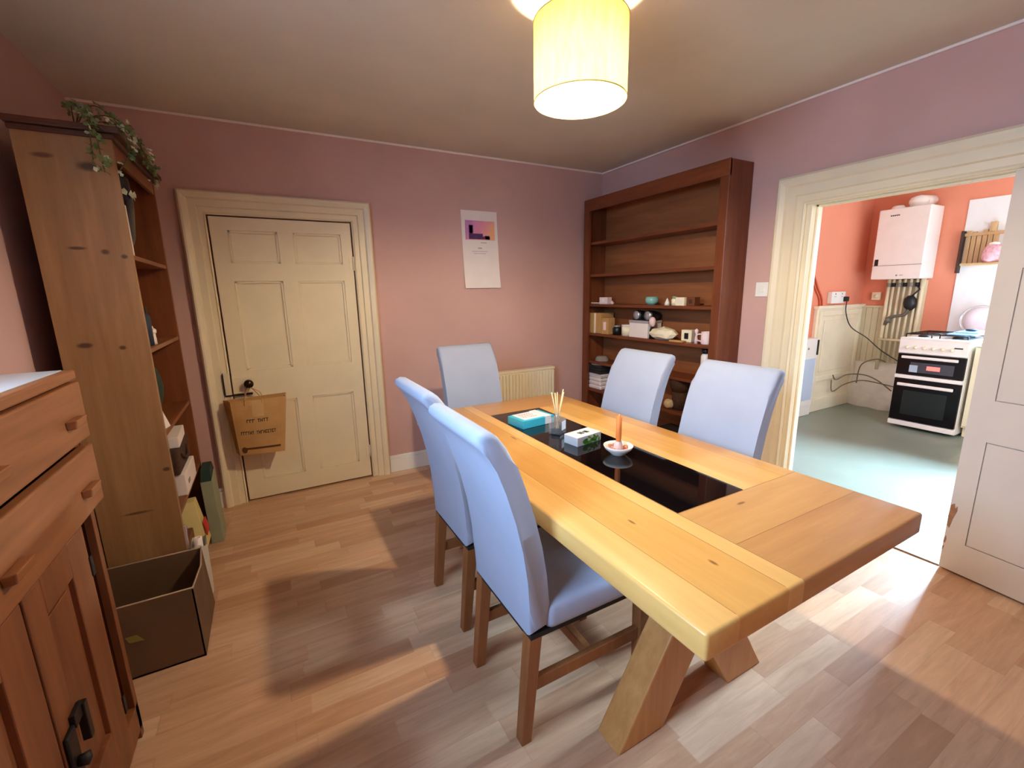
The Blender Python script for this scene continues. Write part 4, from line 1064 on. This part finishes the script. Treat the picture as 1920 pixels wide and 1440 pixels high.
# -- shelf behind the chairs
t = thing('felt_hat', 'grey felt hat lying on black folded clothes in the dark bookcase', 'hat', (2.83, 3.35, q6 + .245))
hb = q6 + .240
bm = b_(); lathe(bm, 2.84, 3.35, [(0, hb + .08), (.045, hb + .078), (.062, hb + .06), (.066, hb + .012), (.10, hb + .006), (.102, hb), (0, hb)], 28); obj('crown', bm, M['greyfab'], t)
bm = b_(); lathe(bm, 2.84, 3.35, [(.0675, hb + .010), (.0675, hb + .030), (.066, hb + .030), (.066, hb + .010)], 28); obj('dark_hat_band', bm, M['darkfab'], t)
t = thing('folded_clothes', 'pile of black folded clothes under the grey felt hat', 'clothes', (2.83, 3.35, q6 + .15))
bm = b_()
for k in range(3): rbox(bm, 2.84, 3.35, .20, .20, q6 + .155 + k * .028, q6 + .183 + k * .028, .04 * (k - 1), .010)
obj('cloth', bm, M['darkfab'], t)
for k, (m, lb) in enumerate(((M['whitecard'], 'white paperback lying on top of the small stack under the black clothes'), (M['silver'], 'grey paperback lying in the middle of the small stack under the black clothes'))):
    zz = q6 + .118 + (1 - k) * .0185
    tt = thing('book', lb, 'book', (2.84, 3.35, zz), 0, 'books stacked under the black clothes')
    bm = b_(); box(bm, 2.758, 2.92, 3.26, 3.445, zz, zz + .0025); box(bm, 2.758, 2.92, 3.26, 3.445, zz + .0155, zz + .018); box(bm, 2.916, 2.92, 3.26, 3.445, zz, zz + .018); obj('cover', bm, m, tt)
    bm = b_(); box(bm, 2.760, 2.915, 3.263, 3.442, zz + .0026, zz + .0154); obj('pages', bm, M['paper'], tt)
t = thing('linen_stack', 'stack of white and pink folded linen low in the dark bookcase', 'linen', (2.84, 3.36, q6))
bm = b_()
for k in range(3): rbox(bm, 2.845, 3.355, .18, .18, q6 + k * .039, q6 + .039 + k * .039, .03 * (1 - k), .012, 0 if k == 2 else 1)
obj('linen', bm, [M['paper'], M['pinkcard']], t)
vase('shampoo_bottle', 'white bottle with black cap at the right end of the dark bookcase', 'bottle', 2.80, 2.145, [(0, q5), (.032, q5), (.034, q5 + .01), (.034, q5 + .185), (.022, q5 + .205), (0, q5 + .205)], M['china'], ([(0, q5 + .205), (.030, q5 + .205), (.030, q5 + .240), (0, q5 + .240)], M['black']))
t = thing('wicker_basket', 'dark wicker basket in the bookcase, seen between the two right chairs', 'basket', (2.83, 2.38, q6))
bm = b_(); lathe(bm, 2.835, 2.38, [(0, q6 + .15), (.070, q6 + .15), (.088, q6 + .20), (.090, q6 + .262), (.082, q6 + .262), (.078, q6 + .19), (0, q6 + .17)], 26); obj('basket_body', bm, M['wicker'], t)
bm = b_(); lathe(bm, 2.835, 2.38, [(0, q6), (.060, q6), (.066, q6 + .15), (0, q6 + .15)], 22); obj('base', bm, M['wicker'], t)
t = thing('wool_ball', 'round beige ball of wool beside the dark wicker basket', 'ball', (2.765, 2.455, q6))
bm = b_(); blob(bm, (2.775, 2.44, q6 + .0405), (.040, .044, .040), 8, .02, 3); obj('wool', bm, plain('beige_wool', C(206, 184, 150), .9, var=.2, scale=60, bump=.5), t)
small_box('shoe_box', 'white shoe box on the bottom shelf between the right chairs', 'box', 2.82, 2.40, .16, .24, QS[0], .10, 0, M['darkfab'], M['paper'])

# ------------------------------------------------------------------ kitchen
# panelled dado on the kitchen's back wall
bm = b_()
box(bm, 5.42, KX, KY - .035, KY, 0, 1.215, .003); box(bm, 5.40, KX, KY - .060, KY, 1.20, 1.235, .004)
box(bm, 5.40, KX, KY - .055, KY, 0, .15, .004)
for x0, x1, z0, z1 in ((5.46, 5.52, .20, 1.18), (6.32, 6.38, .20, 1.18), (5.52, 6.32, 1.12, 1.18), (5.52, 6.32, .36, .42)):
    box(bm, x0, x1, KY - .055, KY - .034, z0, z1, .005)
box(bm, 5.58, 6.26, KY - .048, KY - .034, .47, 1.07, .010)
struct('trim_6', bm, plain('cream_panel_paint', C(238, 228, 200), .45, var=.05, scale=5))
bm = b_()
yy = 2.515
while yy < KY - .01:
    box(bm, KX - .025, KX, yy, min(yy + .062, KY - .002), .45, 1.19, .005); yy += .064
box(bm, KX - .035, KX, 2.51, KY, 1.19, 1.215, .003)
box(bm, KX - .022, KX, 2.17, 2.514, .45, 1.50, .003)
struct('trim_7', bm, plain('cream_board_paint', C(210, 196, 162), .5, var=.05, scale=5))
# lumpy whitewashed base of the far wall
bm = b_()
n1, n2 = 14, 10
grid = []
for i in range(n1 + 1):
    row = []
    for k in range(n2 + 1):
        y = 2.06 + (KY - .002 - 2.06) * i / n1; f = k / n2
        d = .015 + .16 * math.sin(PI * (.50 + .5 * f)) * (1 + .15 * math.sin(i * 1.3 + k)) * (0.65 + .35 * math.sin(PI * i / n1))
        row.append(bm.verts.new((KX - d, y, .56 * f)))
    grid.append(row)
for i in range(n1):
    for k in range(n2):
        f = bm.faces.new((grid[i][k], grid[i + 1][k], grid[i + 1][k + 1], grid[i][k + 1])); f.smooth = True
edge = [grid[i][n2] for i in range(n1 + 1)]
for i in range(n1): bm.faces.new((edge[i], edge[i + 1], bm.verts.new((KX, edge[i + 1].co.y, .56)), bm.verts.new((KX, edge[i].co.y, .56))))
for r in (grid[0], grid[-1]):
    bm.faces.new(r + [bm.verts.new((KX, r[0].co.y, .56)), bm.verts.new((KX, r[0].co.y, 0))])
struct('trim_8', bm, M['plaster'])
bm = b_(); box(bm, KX - .012, KX, 1.47, 1.945, .92, 2.285, .002); struct('trim_9', bm, M['splash'])
# low white cupboard against the back wall
t = thing('low_cupboard', 'low white cupboard with a pale blue panel just inside the kitchen doorway', 'cupboard', (5.1, 2.66, 0))
bm = b_(); box(bm, 4.72, 5.395, 2.695, KY - .002, 0.0, .885, .004); obj('carcass', bm, M['white'], t)
bm = b_(); box(bm, 5.02, 5.375, 2.678, 2.696, .12, .88, .003); dd = obj('door', bm, M['white'], t)
bm = b_(); box(bm, 5.12, 5.345, 2.672, 2.679, .19, .665, .002); obj('pale_blue_panel', bm, M['bluepane'], dd)
bm = b_(); box(bm, 5.355, 5.372, 2.664, 2.679, .70, .87, .003); obj('dark_latch', bm, M['black'], dd)
bm = b_(); lathe(bm, 5.19, .78, [(0, 2.679), (.012, 2.679), (.012, 2.672), (0, 2.672)], 12, axis='y'); obj('keyhole', bm, M['greyfab'], dd)

t = thing('power_socket', 'white double power socket box on the orange kitchen wall', 'socket', (5.78, KY, 1.31))
bm = b_(); box(bm, 5.66, 5.95, KY - .05, KY, 1.255, 1.388, .006); obj('plate', bm, M['white'], t)
bm = b_()
for x in (5.73, 5.87): box(bm, x - .02, x + .02, KY - .052, KY - .049, 1.33, 1.335); box(bm, x - .008, x + .008, KY - .054, KY - .049, 1.355, 1.372, .001)
obj('rocker', bm, M['greyfab'], t)
t = thing('power_cable', 'thin dark cable with black plug running from the socket to the cooker', 'cable', (5.93, 2.73, 1.30))
bm = b_(); box(bm, 5.905, 5.955, KY - .092, KY - .051, 1.275, 1.33, .006); obj('plug', bm, M['black'], t)
bm = b_(); tube(bm, spline([(5.93, KY - .08, 1.28), (5.93, KY - .085, 1.15), (6.00, 2.66, .98), (6.07, 2.52, .86), (6.12, 2.38, .72), (6.16, 2.20, .60), (6.20, 2.075, .54)], 8), .006, 6); obj('lead', bm, M['cable'], t)
t = thing('cable_tangle', 'tangle of thin dark cables along the lumpy base of the kitchen wall', 'cables', (6.0, 2.66, .3))
bm = b_()
for pts in ([(5.82, 2.70, .42), (5.86, 2.68, .36), (5.98, 2.62, .42), (6.10, 2.50, .42), (6.16, 2.38, .36), (6.18, 2.25, .26)],
            [(5.80, 2.70, .36), (5.83, 2.69, .22), (5.95, 2.63, .30), (6.05, 2.50, .36), (6.16, 2.33, .33), (6.20, 2.18, .30)],
            [(6.17, 2.60, .30), (6.18, 2.58, .52), (6.23, 2.46, .60), (6.22, 2.36, .58)]):
    tube(bm, spline(pts, 7), .007, 6)
obj('leads', bm, plain('grey_brown_cable', C(120, 108, 84), .5), t)
t = thing('wall_stripes', 'pair of thin raised diagonal orange stripes on the kitchen wall', 'pipe', (5.36, KY - .01, 1.4))  # two thin raised stripes in a deeper orange than the wall
for dx in (0, .055):
    bm = b_(); tube(bm, spline([(5.20 + dx, KY - .012, 1.66), (5.36 + dx, KY - .012, 1.44), (5.48 + dx, KY - .012, 1.30), (5.50 + dx, KY - .012, 1.10)], 5), .009, 8); obj('pipe', bm, plain('deep_orange_paint', C(206, 96, 64), .5), t)

t = thing('boiler', 'white wall boiler with flue on the orange kitchen wall', 'boiler', (6.27, 2.36, 1.5))
bm = b_(); box(bm, 6.12, 6.435, 2.135, 2.585, 1.515, 2.262, .010, seg=3); by = obj('casing', bm, M['boilerw'], t)
bm = b_(); box(bm, 6.116, 6.121, 2.14, 2.58, 1.662, 1.667); obj('panel_seam', bm, M['greyfab'], by)
bm = b_(); box(bm, 6.114, 6.121, 2.530, 2.565, 1.665, 1.735, .003); obj('display', bm, M['black'], by)
bm = b_()
for k in range(5): box(bm, 6.117, 6.121, 2.395 + k * .017, 2.407 + k * .017, 2.185, 2.197)
obj('maker_mark', bm, M['ink'], by)
bm = b_(); lathe(bm, 2.345, 1.555, [(0, 6.121), (.008, 6.121), (.008, 6.116), (0, 6.116)], 12, axis='x'); box(bm, 6.117, 6.121, 2.29, 2.32, 1.552, 1.558); obj('gauge', bm, M['greyfab'], by)
bm = b_(); lathe(bm, 6.27, 2.30, [(.075, 2.255), (.075, 2.30), (.085, 2.305), (.085, 2.335), (.070, 2.365), (.03, 2.38), (0, 2.382)], 24)
tube(bm, [(6.27, 2.30, 2.335), (6.43, 2.24, 2.335)], .052, 18); obj('flue', bm, M['boilerw'], t)
bm = b_(); lathe(bm, 6.26, 2.47, [(.062, 2.255), (.062, 2.285), (.045, 2.305), (0, 2.308)], 22); obj('port_cap', bm, M['boilerw'], t)
t = thing('boiler_pipework', 'rows of cream pipes running down the wall beneath the white boiler', 'pipework', (6.38, 2.35, .9))
PX = 6.375
for k, (y, z0) in enumerate(((2.50, .46), (2.455, .56), (2.40, .56), (2.35, .56), (2.295, .62), (2.24, .62))):
    bm = b_(); tube(bm, [(PX, y, z0), (PX, y, 1.515)], .013 if k else .018, 10); obj('pipe', bm, M['pipe'], t)
    bm = b_(); lathe(bm, PX, y, [(.013, 1.43), (.020, 1.43), (.020, 1.475), (.013, 1.475)], 10); obj('dark_nut', bm, M['iron'] if k % 2 else M['greyfab'], t)
bm = b_(); box(bm, PX + .015, KX - .002, 2.185, 2.205, .75, 1.515); tube(bm, [(PX, 2.195, .75), (PX, 2.195, 1.515)], .018, 10); obj('pipe', bm, M['pipe'], t)
bm = b_(); tube(bm, [(PX - .022, 2.52, .825), (PX - .022, 2.16, .825)], .013, 10); obj('cross_pipe', bm, M['pipe'], t)
bm = b_(); blob(bm, (PX - .045, 2.265, 1.25), (.045, .055, .085), 2, .18, 2, freq=5); tube(bm, [(PX - .04, 2.28, 1.30), (PX - .035, 2.20, 1.40), (PX, 2.24, 1.45)], .009, 8); obj('black_pump', bm, M['black'], t)
bm = b_(); tube(bm, spline([(PX - .03, 2.47, 1.00), (PX - .05, 2.44, 1.07), (PX - .05, 2.38, 1.10), (PX - .04, 2.30, 1.12), (PX - .045, 2.27, 1.18)], 5), .018, 10); lathe(bm, PX - .05, 2.44, [(0, 1.02), (.026, 1.02), (.026, 1.08), (0, 1.08)], 12); obj('grey_valve', bm, plain('grey_metal', C(120, 116, 106), .4, .4), t)
t = thing('thermostat', 'small cream control box on the wall left of the boiler pipes', 'control box', (KX - .02, 2.62, 1.33))
bm = b_(); box(bm, KX - .035, KX, 2.578, 2.668, 1.28, 1.372, .004); obj('case', bm, M['pipe'], t)
bm = b_(); lathe(bm, 2.622, 1.326, [(0, KX - .045), (.020, KX - .045), (.022, KX - .034), (0, KX - .034)], 14, axis='x'); obj('dial', bm, M['cream'], t)

# cooker
KC0, KC1, CX0, CX1 = 1.525, 2.045, 5.635, 6.235
t = thing('cooker', 'white freestanding cooker with two black glass oven doors', 'cooker', (5.93, 1.785, 0))
bm = b_(); box(bm, CX0 + .03, CX1, KC0, KC1, .02, .915, .004); obj('body', bm, M['steelwhite'], t)
bm = b_(); box(bm, CX0 - .004, CX0 + .035, KC0, KC1, .775, .915, .006); pn = obj('control_panel', bm, M['steelwhite'], t)
for k in range(6):
    bm = b_(); lathe(bm, KC1 - .07 - k * .068, .835, [(0, CX0 - .028), (.014, CX0 - .028), (.017, CX0 - .005), (0, CX0 - .005)], 14, axis='x'); obj('knob', bm, M['creamcard'], pn)
bm = b_(); box(bm, CX0 - .006, CX0 - .003, KC0 + .04, KC0 + .10, .85, .862); obj('dark_badge', bm, M['ink'], pn)
bm = b_(); box(bm, CX0 - .002, CX0 + .032, KC0 + .004, KC1 - .004, .560, .768, .004); ud = obj('upper_door', bm, M['ovenglass'], t)
bm = b_(); box(bm, CX0 - .030, CX0 - .012, KC0 + .05, KC1 - .04, .725, .752, .006); [box(bm, CX0 - .015, CX0, y, y + .02, .728, .748) for y in (KC0 + .07, KC1 - .08)]; obj('handle', bm, M['steelwhite'], ud)
bm = b_(); box(bm, CX0 - .0075, CX0 - .004, 1.70, 1.80, .622, .662); obj('red_display', bm, M['reddigits'], ud)
bm = b_(); box(bm, CX0 - .0045, CX0 - .001, 1.60, 1.93, .590, .690); obj('grey_clock_panel', bm, plain('dark_grey_panel', C(58, 62, 70), .3), ud)
bm = b_(); box(bm, CX0 - .006, CX0 - .004, 1.87, 1.935, .59, .66); obj('pale_sticker', bm, plain('pale_blue_sticker', C(176, 190, 206), .5), ud)
bm = b_(); box(bm, CX0 - .010, CX0 + .03, KC0 + .002, KC1 - .002, .520, .556, .004); obj('white_strip', bm, M['steelwhite'], t)
bm = b_(); box(bm, CX0 - .002, CX0 + .032, KC0 + .004, KC1 - .004, .085, .516, .004); ld_ = obj('lower_door', bm, M['ovenglass'], t)
bm = b_(); box(bm, CX0 - .034, CX0 - .014, KC0 + .05, KC1 - .04, .445, .475, .006); [box(bm, CX0 - .016, CX0, y, y + .02, .448, .472) for y in (KC0 + .07, KC1 - .08)]; obj('handle', bm, M['steelwhite'], ld_)
bm = b_(); box(bm, CX0 - .004, CX0 - .0015, KC0 + .09, KC1 - .09, .15, .40, .001); obj('oven_window', bm, glossy('smoked_oven_glass', C(34, 40, 38), .12, .2), ld_)
bm = b_(); box(bm, CX0 - .008, CX0 + .03, KC0 + .002, KC1 - .002, .030, .078, .004); obj('white_plinth', bm, M['steelwhite'], t)
bm = b_(); box(bm, CX0, CX1, KC0 - .002, KC1 + .002, .915, .932, .004); obj('hob', bm, M['steelwhite'], t)
for cx, cy in ((5.80, 1.92), (5.80, 1.66), (6.08, 1.92), (6.08, 1.66)):
    bm = b_(); lathe(bm, cx, cy, [(0, .932), (.04, .932), (.04, .945), (.028, .950), (0, .950)], 16); obj('burner', bm, M['black'], t)
for cy in (1.92, 1.66):
    bm = b_()
    for dy in (-.10, .10): tube(bm, [(5.69, cy + dy, .965), (6.19, cy + dy, .965)], .005, 6)
    for x in (5.69, 5.80, 5.94, 6.08, 6.19): tube(bm, [(x, cy - .10, .965), (x, cy + .10, .965)], .005, 6)
    for x in (5.69, 6.19):
        for dy in (-.10, .10): tube(bm, [(x, cy + dy, .932), (x, cy + dy, .965)], .005, 6)
    obj('pan_support', bm, M['iron'], t)
t = thing('baking_tray', 'pale blue tray lying on the right side of the hob', 'tray', (5.95, 1.62, .97))
bm = b_(); rbox(bm, 5.95, 1.63, .42, .20, .9705, .985, 0, .004); rbox(bm, 5.98, 1.62, .34, .16, .985, 1.000, .05, .004); obj('tray_body', bm, M['skyblue'], t)
bm = b_(); blob(bm, (5.95, 1.62, 1.012), (.05, .045, .012), 3, .1, 2); obj('dark_blue_sponge', bm, M['navy'], t)
# base unit and worktop beyond the cooker
t = thing('base_unit', 'cream kitchen base unit to the right of the cooker', 'kitchen unit', (6.05, 1.1, 0))
bm = b_(); box(bm, 5.72, KX - .02, .50, 1.505, .10, .88, .003); box(bm, 5.78, KX - .02, .50, 1.505, 0, .10); obj('carcass', bm, M['cream'], t)
bm = b_(); box(bm, 5.70, 5.72, 1.06, 1.50, .12, .875, .004); d_ = obj('door', bm, M['cream'], t)
bm = b_(); lathe(bm, 1.12, .80, [(0, 5.67), (.014, 5.67), (.010, 5.685), (.010, 5.70), (0, 5.70)], 14, axis='x'); obj('knob', bm, M['chrome'], d_)
t = thing('worktop', 'pale worktop running right from the cooker', 'worktop', (6.05, 1.0, .88))
bm = b_(); box(bm, 5.68, KX - .014, .48, 1.512, .88, .918, .004); obj('slab', bm, M['skyblue'] if False else M['white'], t)
t = thing('dish_rack', 'round wire dish rack on the worktop behind the hob', 'dish rack', (6.26, 1.42, .918))
RC = (6.32, 1.60)
for k, x in enumerate((6.27, 6.30)):
    bm = b_(); tube(bm, [(x, 1.66 + .150 * math.cos(a), 1.085 + .150 * math.sin(a)) for a in [2 * PI * i / 32 for i in range(32)]], .004, 6, closed=True); obj('hoop', bm, M['chrome'], t)
bm = b_(); box(bm, 6.245, 6.37, 1.60, 1.72, .918, .935, .003); obj('foot', bm, M['chrome'], t)
t = thing('plate', 'pale pink round plate standing in the wire dish rack', 'plate', (6.335, 1.66, .94))
bm = b_(); lathe(bm, 1.66, 1.075, [(0, 6.345), (.07, 6.345), (.135, 6.328), (.138, 6.333), (.08, 6.352), (0, 6.352)], 32, axis='x'); obj('dish', bm, M['pinkcard'], t)
t = thing('utensil_rack', 'light wooden rack with hanging slats on the white kitchen wall panel', 'rack', (6.41, 1.75, 1.65))
bm = b_(); box(bm, 6.26, 6.428, 1.42, 1.885, 1.630, 1.652, .003); obj('shelf', bm, M['tanwood'], t)
bm = b_()
for k in range(6): box(bm, 6.405, 6.428, 1.68 + k * .040, 1.714 + k * .040, 1.652, 1.955 + .012 * (k % 3), .002)
box(bm, 6.395, 6.428, 1.42, 1.93, 1.925, 1.955, .002)
obj('slats', bm, M['tanwood'], t)
bm = b_(); box(bm, 6.36, 6.428, 1.925, 1.945, 1.56, 1.98, .002); obj('dark_side', bm, M['wicker'], t)
bm = b_(); box(bm, 6.38, 6.428, 1.70, 1.745, 1.955, 2.045, .003); obj('peg', bm, M['tanwood'], t)
bm = b_()
for k in range(5): tube(bm, [(6.385, 1.445 + k * .045, 1.935), (6.385, 1.445 + k * .045, 1.80)], .005, 6)
obj('hooks', bm, M['greyfab'], t)
t = thing('patterned_jar', 'round pink and white jar on the wooden rack shelf', 'jar', (6.33, 1.68, 1.652))
bm = b_(); lathe(bm, 6.322, 1.675, [(0, 1.652), (.055, 1.652), (.075, 1.69), (.078, 1.74), (.060, 1.80), (.04, 1.82), (0, 1.822)], 26); obj('jar_body', bm, M['plushpink'], t)
bm = b_(); lathe(bm, 6.322, 1.675, [(.0, 1.822), (.042, 1.82), (.036, 1.84), (0, 1.85)], 18); obj('lid', bm, M['china'], t)
